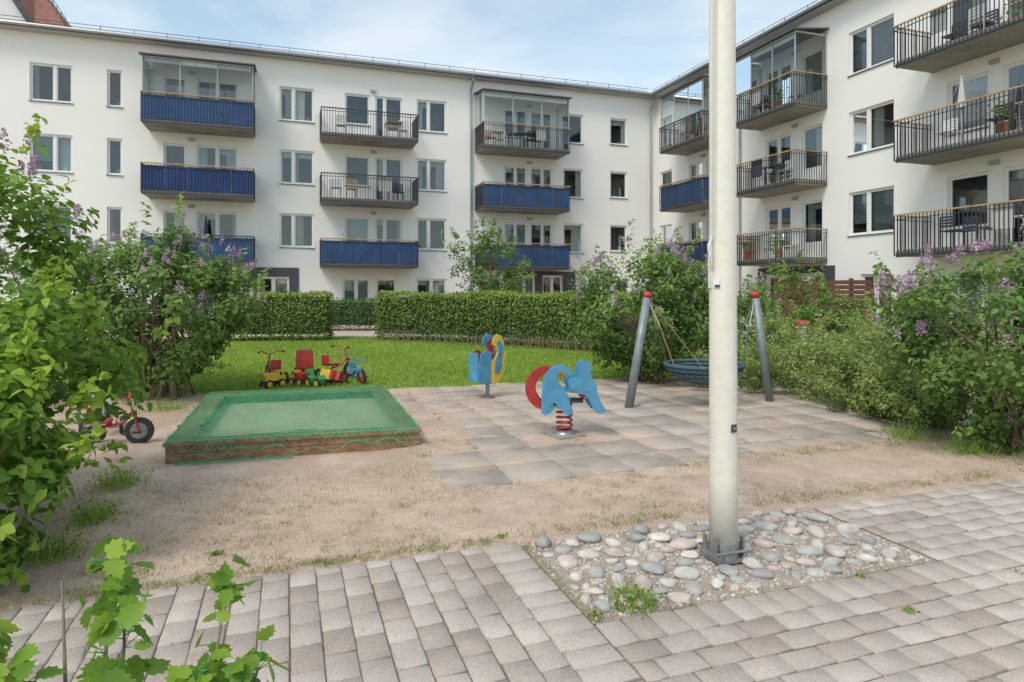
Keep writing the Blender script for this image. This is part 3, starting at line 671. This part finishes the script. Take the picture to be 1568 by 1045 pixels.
for i in range(80): tuft(rng.uniform(1.4,3.6),2.82,6,.012)
for i in range(240): tuft(1.2+.56*rng.integers(1,11)+.006,rng.uniform(5.1,10),7,.012)
for i in range(180): tuft(rng.uniform(1.3,7.8),5.05+.54*rng.integers(1,9)+.006,7,.012)
for i in range(200): tuft(rng.uniform(-4.3,-2.0),rng.uniform(5.0,10.2),8,.06)
for i in range(110):
    c=rng.integers(0,28); tuft(1.135-.14*c,rng.uniform(2.2,3.85),5,.006)
P=np.vstack(P); blades('blades',P,rng.uniform(.012,.045,len(P)),rng.uniform(.003,.007,len(P)),'dirtgrass',rng.uniform(.1,.9,len(P)),e,.6)
def weed(name,x,y,r,h,n,mt='grass'):
    P=np.stack([x+rng.normal(size=n)*r*.35,y+rng.normal(size=n)*r*.35,np.full(n,.01)],1); e=empty(name)
    blades('blades',P,rng.uniform(h*.5,h,n),np.full(n,.007),mt,rng.uniform(.2,.9,n),e,.55)
    Q=np.stack([x+rng.normal(size=n)*r*.5,y+rng.normal(size=n)*r*.5,rng.uniform(.01,h*.6,n)],1); leaves('leaves',Q,rng.normal(size=(n,3))+[0,0,1],np.full(n,.025),M['nearleaf'],rng.uniform(0,.6,n),e,False)
p=G.P(1.66,2.92,0); weed('weed_clump',p.x,p.y,.12,.11,200)
for uu,vv in ((1.3,3.98),(2.9,2.4),(3.0,2.78),(3.4,1.9),(-.4,4.3),(1.42,2.86),(3.9,2.5),(1.2,2.2)): p=G.P(uu,vv,0); weed('weed_clump',p.x,p.y,.04,.04,30)

# ------------------------------------------------------------ flag pole
px,py=1.25,3.86
e=empty('flagpole'); mb=MB(); mb.tube([(px,py,.12),(px,py,.5),(px-.01,py,4),(px-.03,py,9)],[.083,.082,.073,.055],'polew',32); mb.tube([(px-.03,py,9),(px-.03,py,9.08)],[.07,.02],'polew',16); mb.make('pole_shaft',e,True)
mb=MB()
mb.box((px,py,.035),(.20,.20,.02),'galv',.33); 
T0=Matrix.Translation((px,py,0))@Matrix.Rotation(.33,4,'Z')
for sx in (-1,1):
    for yy in (-.05,.05): mb.box(None,(.012,.03,.11),'galv',M4=T0@Matrix.Translation((sx*.092,yy,.1)))
    mb.box(None,(.024,.17,.02),'galv',M4=T0@Matrix.Translation((sx*.092,0,.06)))
mb.tube([(px,py,.045),(px,py,.125)],[.090,.087],'galv',24)
for a in range(4):
    an=.33+math.pi/4+a*math.pi/2; x=px+.120*math.cos(an);y=py+.120*math.sin(an); mb.tube([(x,y,.04),(x,y,.085)],.010,'galv',8); mb.tube([(x,y,.046),(x,y,.06)],.017,'galv',6)
for yy in (-.09,.09): mb.tube([T0@Vector((-.11,yy,.085)),T0@Vector((.11,yy,.085))],.008,'galv',8)
mb.make('base_bracket',e)
mb=MB()
mb.tube([(px-.07,py-.075,5.5),(px-.085,py-.05,1.95),(px-.09,py-.05,1.85)],.003,'rope',6)
mb.tube([(px-.06,py-.09,5.5),(px-.075,py-.065,1.9)],.003,'rope',6)
mb.tube([(px-.085,py-.05,1.92),(px-.10,py-.055,1.86),(px-.095,py-.06,1.80),(px-.085,py-.06,1.74)],[.006,.014,.014,.005],'rope',8)
mb.tube([(px-.10,py-.05,1.84),(px-.108,py-.06,1.76),(px-.10,py-.06,1.62)],.004,'rope',6)
mb.box((px-.085,py-.02,1.66),(.02,.02,.09),'frame'); mb.box((px-.06,py-.063,1.64),(.035,.004,.05),'frame',-.7); mb.box((px-.058,py-.066,1.625),(.03,.004,.016),'blue',-.7)
mb.box((px+.035,py-.074,.80),(.035,.012,.045),'dark',.4); mb.box((px+.036,py-.082,.80),(.012,.008,.015),'zinc',.4)
mb.make('halyard_and_cleat',e)

# ------------------------------------------------------------ sandbox
e=empty('sandbox_with_net_cover'); O=Vector((-3.17,5.97,0)); ex=Vector((2.23,.62,0)).normalized(); ey=Vector((-ex.y,ex.x,0)); ey=(ey*.97+Vector((-.04,0,0))).normalized(); LX,LY=2.32,3.05; ZR=.2
SFm=Frame((O.x,O.y),(ex.x,ex.y),(ey.x,ey.y)); SFm.o=O
mb=MB()
for (a0,a1,b0,b1) in ((0,LX,0,.045),(0,LX,LY-.045,LY),(0,.045,.046,LY-.046),(LX-.045,LX,.046,LY-.046)):
    mb.fbox(SFm,a0,a1,b0,b1,-.02,.095,'plank'); mb.fbox(SFm,a0,a1,b0,b1,.1,ZR-.032,'plank')
mb.fbox(SFm,-.02,LX+.02,-.02,.2,ZR-.03,ZR,'plank'); mb.fbox(SFm,-.02,LX+.02,LY-.2,LY+.02,ZR-.03,ZR,'plank')
mb.fbox(SFm,-.02,.2,.202,LY-.202,ZR-.031,ZR-.001,'plank'); mb.fbox(SFm,LX-.2,LX+.02,.202,LY-.202,ZR-.031,ZR-.001,'plank')
mb.make('wooden_frame',e)
mb=MB(); mb.fbox(SFm,.05,LX-.05,.05,LY-.05,.0,.07,mat('box_sand',(.54,.43,.34),.95,nscale=12,bump=.6)); mb.make('sand',e)
def SP(p,q,lift=0):
    z=ZR+.006+lift; pp,qq=p,q
    a=.022+lift
    if p<0: z+=p; pp=-a
    if p>LX: z-=(p-LX); pp=LX+a
    if q<0: z+=q; qq=-a
    if q>LY: z-=(q-LY); qq=LY+a
    if z<.02: z=.02
    d=min(p-.2,LX-.2-p,q-.2,LY-.2-q)
    if d>0: z-=min(.07,.16*d)*(1+.3*math.sin(p*5+q*3))+.01*math.sin(p*9)*math.sin(q*7)
    return SFm.P(pp+.006*math.sin(q*13),qq+.006*math.sin(p*11),z)
def netlayer(sp,w,lift,ang,mt,ov,step=.05):
    V_=[];F_=[]
    ca,sa=math.cos(ang),math.sin(ang)
    for dr in (0,1):
        dx,dy=(ca,sa) if dr==0 else (-ca,sa) 
        nx,ny=-dy,dx
        D=LX+LY+1; k=-D
        while k<D:
            t=-D; prev=None
            jit=R(-.007,.007)
            while t<D:
                p=LX/2+dx*t+nx*(k+jit+.014*math.sin(t*3+k*7)+.01*math.sin(t*7+k*2)); q=LY/2+dy*t+ny*(k+jit+.012*math.sin(t*4+k*3))
                ovq=ov*(.8+.3*math.sin(p*4.1+q*2.7))
                ok=-ovq<p<LX+ovq and -ovq<q<LY+ovq and not ((p<0 or p>LX) and (q<0 or q>LY))
                cur=(p,q) if ok else None
                if cur and prev:
                    ww=w*(.35 if (q<0 or p>LX or p<0) else 1)
                    i=len(V_); hx,hy=nx*ww/2,ny*ww/2
                    for (a,b) in (prev,cur):
                        V_.append(tuple(SP(a+hx,b+hy,lift))); V_.append(tuple(SP(a-hx,b-hy,lift)))
                    F_.append((i,i+1,i+3,i+2))
                prev=cur; t+=step
            k+=sp
    return npmesh('net',V_,F_,M[mt],None,e,4)
netlayer(.042,.0085,0,math.radians(52),'netg',.15,.04)
netlayer(.085,.006,.007,math.radians(38),'netg2',.08)
mb=MB()
for (p0,q0,p1,q1) in ((0,0,LX,0),(LX,0,LX,LY),(0,LY,LX,LY),(0,0,0,LY)):
    mb.tube([SP(p0+(p1-p0)*t/12,q0+(q1-q0)*t/12,.006) for t in range(13)],.0045,'netg',5)
for (p0,q0,p1,q1) in ((.22,.22,LX-.22,.22),(LX-.22,.22,LX-.22,LY-.22),(.22,LY-.22,LX-.22,LY-.22),(.22,.22,.22,LY-.22)):
    mb.tube([SP(p0+(p1-p0)*t/12,q0+(q1-q0)*t/12,.004) for t in range(13)],.003,'netg',5)
pts=[SP(LX*a/59,-.12-.03*math.sin(a*.7)-.03*math.sin(a*.23),.006) for a in range(60)]
mb.tube(pts,.0035,'netg',5)
pts=[SP(LX+.12+.03*math.sin(a*.7),LY*a/39,.006) for a in range(40)]; mb.tube(pts,.0035,'netg',5)
for k in range(4):
    mb.tube([SFm.P(.1+LX*.45*a/30,-.06-.018*k+.022*math.sin(a*.9+k*2),.024+.010*abs(math.sin(a*.6+k))) for a in range(30)],.0035,'netg2',4)
mb.make('net_ropes',e)

# ------------------------------------------------------------ spring riders
e=empty('spring_rider'); bx,by=.57,7.12; T0=Matrix.Translation((bx,by,.03))@Matrix.Rotation(math.radians(6),4,'Z')
Lp=[(-.265,.50),(-.262,.60),(-.235,.68),(-.18,.745),(-.11,.78),(-.03,.775),(.03,.735),(.055,.68),(.04,.655),(.0,.695),(-.05,.71),(-.10,.685),(-.115,.63),(-.08,.575),(-.02,.52),(.02,.44),(.035,.36),(.07,.28),(.03,.235),(-.03,.25),(-.07,.32),(-.13,.33),(-.17,.27),(-.23,.235),(-.275,.27),(-.275,.39)]
Rp=[(.05,.50),(.01,.58),(.025,.63),(.08,.645),(.13,.65),(.155,.72),(.20,.80),(.25,.80),(.275,.75),(.255,.69),(.27,.635),(.32,.56),(.335,.46),(.365,.38),(.42,.29),(.40,.245),(.33,.25),(.27,.33),(.235,.41),(.19,.455),(.12,.465)]
mb=MB()
for yy in (-.15,.15):
    TT_=T0@Matrix.Translation((0,yy,0))
    mb.extr(Rp,.018,TT_,'pblue'); 
    if yy<0: mb.extr(Lp,.018,TT_,'pblue')
an1=np.linspace(math.radians(68),math.radians(292),22); cres=[(-.17+.235*math.cos(a),.50+.235*math.sin(a)) for a in an1]+[(-.13+.165*math.cos(a),.50+.165*math.sin(a)) for a in an1[::-1]]
mb.extr(cres,.018,T0@Matrix.Translation((0,.15,0)),'red')
mb.extr(cres,.016,T0@Matrix.Translation((-.02,.03,0)),'red')
mb.box(None,(.26,.285,.03),'pblue',M4=T0@Matrix.Translation((.15,0,.49)))
mb.box(None,(.40,.10,.04),'dark',M4=T0@Matrix.Translation((.0,0,.37))); mb.box(None,(.03,.285,.05),'red',M4=T0@Matrix.Translation((-.12,0,.37))); mb.box(None,(.03,.285,.05),'red',M4=T0@Matrix.Translation((.2,0,.42)))
mb.tube([T0@Vector((-.04,-.22,.66)),T0@Vector((-.04,.22,.66))],.014,'red',10); mb.tube([T0@Vector((-.14,-.2,.36)),T0@Vector((-.14,.22,.36))],.014,'black',10)
for (x,z) in ((-.12,.37),(.2,.42),(.09,.5),(.2,.5),(-.14,.36)): mb.tube([T0@Vector((x,-.17,z)),T0@Vector((x,-.158,z))],.012,'galv',10)
mb.make('side_panels_and_seat',e,bevel=.004)
mb=MB(); n=130
mb.tube([T0@Vector((.085*math.cos(t*.26)*(1-.1*t/n),.085*math.sin(t*.26)*(1-.1*t/n),.05+.30*t/n)) for t in range(n)],.0125,'red',8)
mb.tube([(bx,by,.0),(bx,by,.06),(bx,by,.085)],[.13,.115,.08],'galv',18); mb.tube([(bx,by,.07),(bx,by,.11)],.05,'black',12)
mb.make('coil_spring_and_base',e,True)
mb=MB(); mb.box((bx,by,.018),(.34,.34,.05),'concrete',.5); mb.make('footing',e)
e=empty('spring_rider'); bx,by=-.36,9.62; T0=Matrix.Translation((bx,by,.03))@Matrix.Rotation(math.radians(44),4,'Z')
bird=[(-.02,.22),(.07,.20),(.16,.26),(.22,.38),(.23,.52),(.27,.60),(.26,.66),(.22,.68),(.22,.80),(.17,.90),(.09,.93),(.02,.88),(-.01,.78),(.06,.74),(.10,.66),(.05,.58),(-.03,.54),(-.06,.40)]
wing=[(.03,.36),(.12,.34),(.17,.44),(.17,.60),(.20,.74),(.13,.84),(.07,.80),(.11,.68),(.05,.54)]
back=[(-.26,.24),(-.04,.22),(-.03,.66),(-.10,.70),(-.23,.66),(-.26,.50)]
mb=MB()
for yy,c1,c2 in ((-.11,'yellow','pblue'),(.11,'pblue','red')):
    mb.extr(bird,.018,T0@Matrix.Translation((0,yy,0)),c1); mb.extr(wing,.012,T0@Matrix.Translation((0,yy-.017,0)),c2)
    mb.extr(back,.018,T0@Matrix.Translation((0,yy,0)),'pblue' if yy<0 else 'red')
mb.box(None,(.02,.20,.42),'pblue',M4=T0@Matrix.Translation((-.27,0,.46))); mb.box(None,(.24,.20,.03),'red',M4=T0@Matrix.Translation((-.13,0,.42))); mb.box(None,(.02,.20,.36),'red',M4=T0@Matrix.Translation((.0,0,.4)))
mb.tube([T0@Vector((.12,-.19,.64)),T0@Vector((.12,.19,.64))],.012,'red',8)
mb.make('side_panels_and_seat',e,bevel=.004)
mb=MB(); mb.tube([(bx,by,0),(bx,by,.25)],.03,'galv',12); mb.tube([(bx,by,0.02),(bx,by,.05)],.09,'galv',14); mb.make('post',e)

# ------------------------------------------------------------ nest swing
e=empty('nest_swing'); mb=MB()
la,lt=Vector((1.56,8.78,0)),Vector((1.84,8.85,1.56)); ra,rt=Vector((3.68,9.3,0)),Vector((3.42,9.2,1.56))
for a,t in ((la,lt),(ra,rt)):
    mb.tube([a-Vector((0,0,.05)),a.lerp(t,.965)],[.060,.056],'postgrey',18); mb.tube([a.lerp(t,.965),t,t+Vector((0,0,.025))],[.062,.062,.03],'red',18)
mb.make('inclined_posts',e,True)
mb=MB(); c=Vector((2.64,9.0,.50)); rr=.52
def ring(cx,r,z,n=36): return [cx+Vector((r*math.cos(2*math.pi*i/n),r*math.sin(2*math.pi*i/n),z)) for i in range(n+1)]
mb.tube(ring(c,rr,.08),.028,'netb',8,False); mb.tube(ring(c,rr*.97,.03),.02,'netb',8,False)
for q in range(1,9): mb.tube(ring(c,rr*q/9*.98,-.22*(1-(q/9)**2)+.03),.009,'netb' if q%2 else 'black',5,False)
for i in range(30):
    a=2*math.pi*i/30; mb.tube([c+Vector((rr*k/6*math.cos(a),rr*k/6*math.sin(a),-.22*(1-(k/6)**2)+.03)) for k in range(7)],.008,'netb',5)
mb.make('net_basket',e,True)
mb=MB()
for top,sx in ((lt,-1),(rt,1)):
    for k,an in enumerate((.45,-.45)):
        p=c+Vector((sx*rr*math.cos(an)*.98,rr*math.sin(an),.08)); 
        mid=top.lerp(p,.45)
        mb.tube([top-Vector((0,0,.06)),mid],.006,'rope',6); mb.tube([mid,p],.009,['rope2','rope3'][k] if sx<0 else 'netb',6)
    mb.tube([top-Vector((0,0,.06)),c+Vector((sx*.15,-.5,.08))],.006,'rope3' if sx<0 else 'netb',6)
mb.make('ropes',e)

# ------------------------------------------------------------ toys
def wheel(mb,T,r,w,mt='black',hub='red'):
    mb.tube([T@Vector((0,-w/2,0)),T@Vector((0,w/2,0))],r,mt,20); mb.tube([T@Vector((0,-w/2-.006,0)),T@Vector((0,w/2+.006,0))],r*.6,hub,14)
def tricycle(x,y,rot,c='red',s=1.0,hub='ltext'):
    e=empty('tricycle'); mb=MB(); T=Matrix.Translation((x,y,.01))@Matrix.Rotation(rot,4,'Z')@Matrix.Scale(s,4)
    wheel(mb,T@Matrix.Translation((.3,0,.14)),.14,.035,hub=hub)
    for yy in (-.17,.17): wheel(mb,T@Matrix.Translation((-.18,yy,.10)),.10,.03,hub=hub)
    mb.tube([T@Vector((-.18,-.17,.1)),T@Vector((-.18,.17,.1))],.01,'galv',6)
    mb.tube([T@Vector(p) for p in ((-.18,0,.1),(-.05,0,.2),(.15,0,.24),(.24,0,.36))],.016,c,8)
    for yy in (-.03,.03): mb.tube([T@Vector((.3,yy,.14)),T@Vector((.26,yy*.8,.30)),T@Vector((.23,0,.38))],.012,c,6)
    mb.tube([T@Vector(p) for p in ((.23,0,.36),(.2,0,.48))],.014,'galv',6)
    mb.tube([T@Vector(p) for p in ((.13,-.2,.53),(.17,-.15,.54),(.2,0,.48),(.17,.15,.54),(.13,.2,.53))],.012,c,6)
    for yy in (-1,1): mb.tube([T@Vector((.14,yy*.19,.53)),T@Vector((.09,yy*.22,.525))],.017,'black',6)
    mb.box(None,(.2,.17,.035),c,M4=T@Matrix.Translation((-.08,0,.26))); mb.box(None,(.02,.17,.15),c,M4=T@Matrix.Translation((-.18,0,.34)))
    mb.tube([T@Vector((.3,-.09,.14)),T@Vector((.3,.09,.14))],.009,'black',6)
    for yy in (-.1,.1): mb.box(None,(.08,.05,.02),'black',M4=T@Matrix.Translation((.3,yy,.14)))
    mb.make('frame_and_wheels',e,bevel=.004)
def truck(x,y,rot,body,cab,s=1.0,tip=0):
    e=empty('toy_truck'); mb=MB(); T=Matrix.Translation((x,y,.01))@Matrix.Rotation(rot,4,'Z')@Matrix.Rotation(tip,4,'X')@Matrix.Scale(s,4)
    if tip: T=Matrix.Translation((0,0,.1))@T
    mb.box(None,(.5,.16,.05),'black',M4=T@Matrix.Translation((0,0,.12)))
    mb.extr([(-.25,.15),(.05,.15),(.08,.32),(-.3,.32)],.24,T,body)
    mb.extr([(.08,.15),(.27,.15),(.27,.24),(.2,.27),(.17,.37),(.08,.37)],.22,T,cab)
    mb.extr([(.11,.27),(.18,.27),(.16,.345),(.11,.345)],.228,T,'black')
    for xx in (-.16,.17):
        for yy in (-.11,.11): wheel(mb,T@Matrix.Translation((xx,yy,.075)),.075,.05,hub='yellow')
    mb.make('body_and_wheels',e,bevel=.006)
def rideon(x,y,rot,c,s=1):
    e=empty('ride_on_toy_car'); mb=MB(); T=Matrix.Translation((x,y,.01))@Matrix.Rotation(rot,4,'Z')@Matrix.Scale(s,4)
    mb.extr([(-.28,.08),(.28,.08),(.31,.2),(.24,.3),(.1,.28),(.02,.22),(-.12,.22),(-.18,.26),(-.24,.45),(-.30,.45),(-.31,.2)],.24,T,c)
    for xx in (-.18,.19):
        for yy in (-.12,.12): wheel(mb,T@Matrix.Translation((xx,yy,.085)),.085,.05,hub='yellow')
    mb.tube([T@Vector((.17,0,.28)),T@Vector((.12,0,.42))],.014,'black',6); mb.tube([T@Vector((.12,-.1,.42)),T@Vector((.12,.1,.42))],.014,'black',6)
    mb.make('body_and_wheels',e,bevel=.01)
tricycle(-4.1,11.2,2.2,'red',1.0,'yellow'); tricycle(-3.15,11.6,.9,'red',1.1); rideon(-3.72,11.7,1.9,'red',1.2); truck(-3.95,10.8,.9,'yellow','yellow',.7)
truck(-3.58,11.0,2.5,'red','yellow',.65); rideon(-3.28,10.9,-.6,'pgreen',.6); truck(-2.98,11.15,-.5,'yellow','red',.7,1.2); tricycle(-2.7,11.3,-.9,'pblue',.8,'red')
tricycle(-4.15,6.72,.25,'red',.95,'galv'); tricycle(-4.55,7.3,2.0,'ltext',1.1)
e=empty('waste_bin'); mb=MB(); x,y=5.38,12.1
mb.tube([(x,y,0),(x,y,.7)],.03,'galv',10); mb.tube([(x,y,.62),(x,y,.65),(x,y,.95)],[.06,.11,.125],'ltext',16); mb.tube([(x,y,.95),(x,y,1.02),(x,y,1.04)],[.135,.135,.11],'red',16); mb.make('bin_body',e,True)

# ------------------------------------------------------------ vegetation
hedge('clipped_hedge',[(-4.2,21.6),(-1.0,20.2),(2.2,17.6),(3.4,16.2)],1.1,1.48,'hedge',560,.07)
hedge('clipped_hedge',[(-9.3,20.9),(-5.9,21.1)],1.2,1.5,'hedge',560,.07)
hedge('clipped_hedge',[(-9,26.0),(-1.5,26.6),(6,27.5)],.9,1.2,'hedged',300,.08)
e=empty('hedge_twigs'); mb=MB()
for i in range(110):
    t=random.random(); x=-4.2+t*6.4; y=21.0-t*4.0; mb.tube([(x,y-.2,0),(x+R(-.06,.06),y-.25,.35)],[.014,.01],'stem',4)
mb.make('twigs',e)
shrub('lilac_bush',-5.2,9.7,1.45,1.3,2.6,105,135,.085,'lilleaf',120,zlow=.14,stems=28,clump=.30)
shrub('lilac_bush',-6.7,10.4,1.3,1.3,2.5,50,90,.09,'lilleaf',40,stems=8,clump=.3)
shrub('lilac_bush',-7.6,8.6,1.3,1.2,2.3,40,80,.09,'lilleaf',20,stems=6,clump=.3)
shrub('lilac_bush',-10.5,13.5,2.2,1.6,2.8,40,80,.13,'lilleaf',0,stems=4,clump=.4,full=False)
shrub('lilac_bush',-3.75,4.45,.90,1.0,2.75,85,112,.085,'nearleaf',45,zlow=.04,stems=16,clump=.25,ftop=.6,shoots=18)
shrub('leafy_shrub',-3.05,3.5,.60,.5,1.35,45,100,.085,'nearleaf',0,zlow=.03,stems=10,clump=.2)
shrub('lilac_bush',2.3,11.3,1.4,1.2,2.5,105,135,.08,'lilleaf',130,zlow=.10,stems=24,clump=.30)
shrub('lilac_bush',3.7,12.4,1.1,.9,2.05,45,90,.085,'lilleaf',25,stems=10,clump=.28)
shrub('lilac_bush',5.05,6.55,1.25,1.0,2.15,110,120,.07,'lilleaf',150,zlow=.08,stems=26,clump=.25,shoots=20)
shrub('lilac_bush',6.9,7.2,1.2,1.1,2.2,45,90,.08,'lilleaf',40,stems=8,clump=.28)
for (x,y,r,h) in ((3.7,10.5,.75,1.0),(4.5,9.7,.8,1.15),(5.0,8.6,.8,1.1),(5.7,9.9,.85,1.2),(4.55,8.4,.5,.8),(6.6,9.0,.9,1.25),(6.3,11.2,.9,1.3),(7.6,12.2,1.0,1.35),(4.6,11.4,.8,1.25),(8.0,10.3,1.0,1.3),(4.75,7.55,.5,.75),(5.6,12.9,.9,1.2),(8.8,14,1.2,1.3)):
    shrub('spirea_shrub',x,y,r,r,h,44,110,.052,'spirea',0,zlow=.03,stems=4,clump=.20,full=False,shoots=16)
shrub('lilac_bush',8.2,19.6,1.0,.8,2.6,35,70,.12,'lilleaf',0,clump=.35,full=False)
shrub('lilac_bush',9.8,20.3,1.3,.9,1.7,30,70,.12,'lilleaf',0,clump=.3,full=False)
e=shrub('young_tree',-.9,24.2,1.35,1.2,2.9,60,60,.13,'lilleaf',0,zlow=.05,stems=0,clump=.34,full=False,shoots=22)
for c in e.children: c.location.z=1.0
mb=MB(); mb.tube([(-.9,24.2,0),(-.88,24.2,1.2),(-.8,24.15,2.4),(-.85,24.2,3.6)],[.07,.05,.035,.01],'stem',8)
for i in range(14):
    z=R(1.0,3.0); a=R(0,6.28); l=R(.6,1.2); mb.tube([(-.88,24.2,z),(-.88+l*.5*math.cos(a),24.2+l*.5*math.sin(a),z+.35),(-.88+l*math.cos(a),24.2+l*math.sin(a),z+.6)],[.02,.014,.004],'stem',5)
mb.make('trunk_and_limbs',e,True)
weedspots=[(5.0,5.9,.4),(4.5,6.4,.35),(5.6,5.4,.4),(4.2,7.0,.3),(-4.6,8.7,.4),(-3.9,9.3,.3),(-2.75,3.9,.22),(-2.9,4.5,.22),(-3.2,5.3,.25),(4.9,5.5,.3),(6.2,5.1,.4)]
for (x,y,r) in weedspots: weed('tall_grass_tuft',x,y,r,.20,180)

# foreground sapling
e=empty('foreground_sapling'); mb=MB(); P=[];N=[];S=[];TT=[]
stems=[((-1.05,1.7,0),(-1.10,1.80,.86),.8),((-1.0,1.65,0),(-1.02,1.72,.74),.6),((-1.1,1.65,0),(-1.04,1.68,.64),.7),((-.86,1.75,0),(-.77,1.76,.80),.8),((-.85,1.6,0),(-.80,1.66,.62),.6),((-.8,1.6,0),(-.66,1.70,.62),.8),((-.7,1.6,0),(-.60,1.62,.54),.8),((-1.25,1.6,0),(-1.27,1.66,.62),.8),((-1.3,1.6,0),(-1.38,1.68,.70),.7),((-1.15,1.55,0),(-1.14,1.6,.54),.7),((-.95,1.55,0),(-.92,1.6,.50),.5),((-1.2,1.7,0),(-1.24,1.8,.80),.12)]
for a,b,dn in stems:
    a=Vector(a);b=Vector(b); mid=a.lerp(b,.5)+Vector((R(-.04,.04),R(-.04,.04),0)); mb.tube([a,mid,b],[.008,.006,.003],'stem',6)
    for k in range(int(38*dn)):
        t=R(.6,1.0) if dn<.5 or k>14 else R(.88,1.03); p=(mid.lerp(b,(t-.5)*2)); an=k*2.4; r=R(.02,.06)
        lp=Vector(p)+Vector((math.cos(an)*r,math.sin(an)*r,R(0,.035)))
        mb.tube([p,lp],[.0018,.0012],'pgreen',4)
        P.append(np.array(lp)); N.append(np.array([math.cos(an)*.6,math.sin(an)*.6,.8])+rng.normal(size=3)*.4); S.append(R(.04,.085)); TT.append(.22+.5*t*.7+R(-.35,.25))
leaves('foliage',np.array(P),np.array(N),np.array(S),M['nearleaf'],np.array(TT),e,2,width=1.0); mb.make('stems',e,True)

# ------------------------------------------------------------ world, sun, camera
w=bpy.data.worlds.new('World'); scene.world=w; w.use_nodes=True; nt=w.node_tree; bg=nt.nodes['Background']
sky=nt.nodes.new('ShaderNodeTexSky'); sky.sky_type='NISHITA'; sky.sun_disc=False; sky.sun_elevation=math.radians(52); sky.sun_rotation=math.radians(213.7); sky.air_density=1.0; sky.dust_density=.8; sky.ozone_density=1.0
tc=nt.nodes.new('ShaderNodeTexCoord'); mp=nt.nodes.new('ShaderNodeMapping'); mp.inputs['Scale'].default_value=(1.3,1.3,3.5)
nt.links.new(tc.outputs['Generated'],mp.inputs[0]); ns=nt.nodes.new('ShaderNodeTexNoise'); ns.inputs['Scale'].default_value=1.6; ns.inputs['Detail'].default_value=8; ns.inputs['Roughness'].default_value=.55; ns.inputs['Distortion'].default_value=.5
nt.links.new(mp.outputs[0],ns.inputs['Vector']); mr=nt.nodes.new('ShaderNodeMapRange'); mr.inputs[1].default_value=.38; mr.inputs[2].default_value=.70; mr.inputs[3].default_value=.22; mr.inputs[4].default_value=.78
nt.links.new(ns.outputs['Fac'],mr.inputs[0]); gm=nt.nodes.new('ShaderNodeVectorMath'); gm.operation='MULTIPLY'; gm.inputs[1].default_value=(1.4,1.55,1.35); nt.links.new(sky.outputs[0],gm.inputs[0])
mx=nt.nodes.new('ShaderNodeMix'); mx.data_type='RGBA'; nt.links.new(mr.outputs[0],mx.inputs[0]); nt.links.new(gm.outputs[0],mx.inputs[6]); mx.inputs[7].default_value=(6.9,7.1,7.2,1)
nt.links.new(mx.outputs[2],bg.inputs[0]); bg.inputs[1].default_value=.15
s=bpy.data.lights.new('sun','SUN'); s.energy=2.3; s.angle=math.radians(20); s.color=(1,.92,.82); so=bpy.data.objects.new('sun',s); scene.collection.objects.link(so)
el=math.radians(52); az=math.radians(213.7); d=Vector((math.sin(az)*math.cos(el),math.cos(az)*math.cos(el),math.sin(el))); so.rotation_euler=d.to_track_quat('Z','Y').to_euler()
cam=bpy.data.cameras.new('camera'); co=bpy.data.objects.new('camera',cam); scene.collection.objects.link(co); scene.camera=co
co.location=(0,0,1.6); co.rotation_euler=(math.radians(90),0,0); cam.sensor_width=36; cam.lens=36*1000/1568; cam.shift_y=-(522.5-445)/1568; cam.clip_end=2000; cam.clip_start=.05
scene.view_settings.view_transform='Standard'; scene.view_settings.look='None'; scene.view_settings.exposure=0
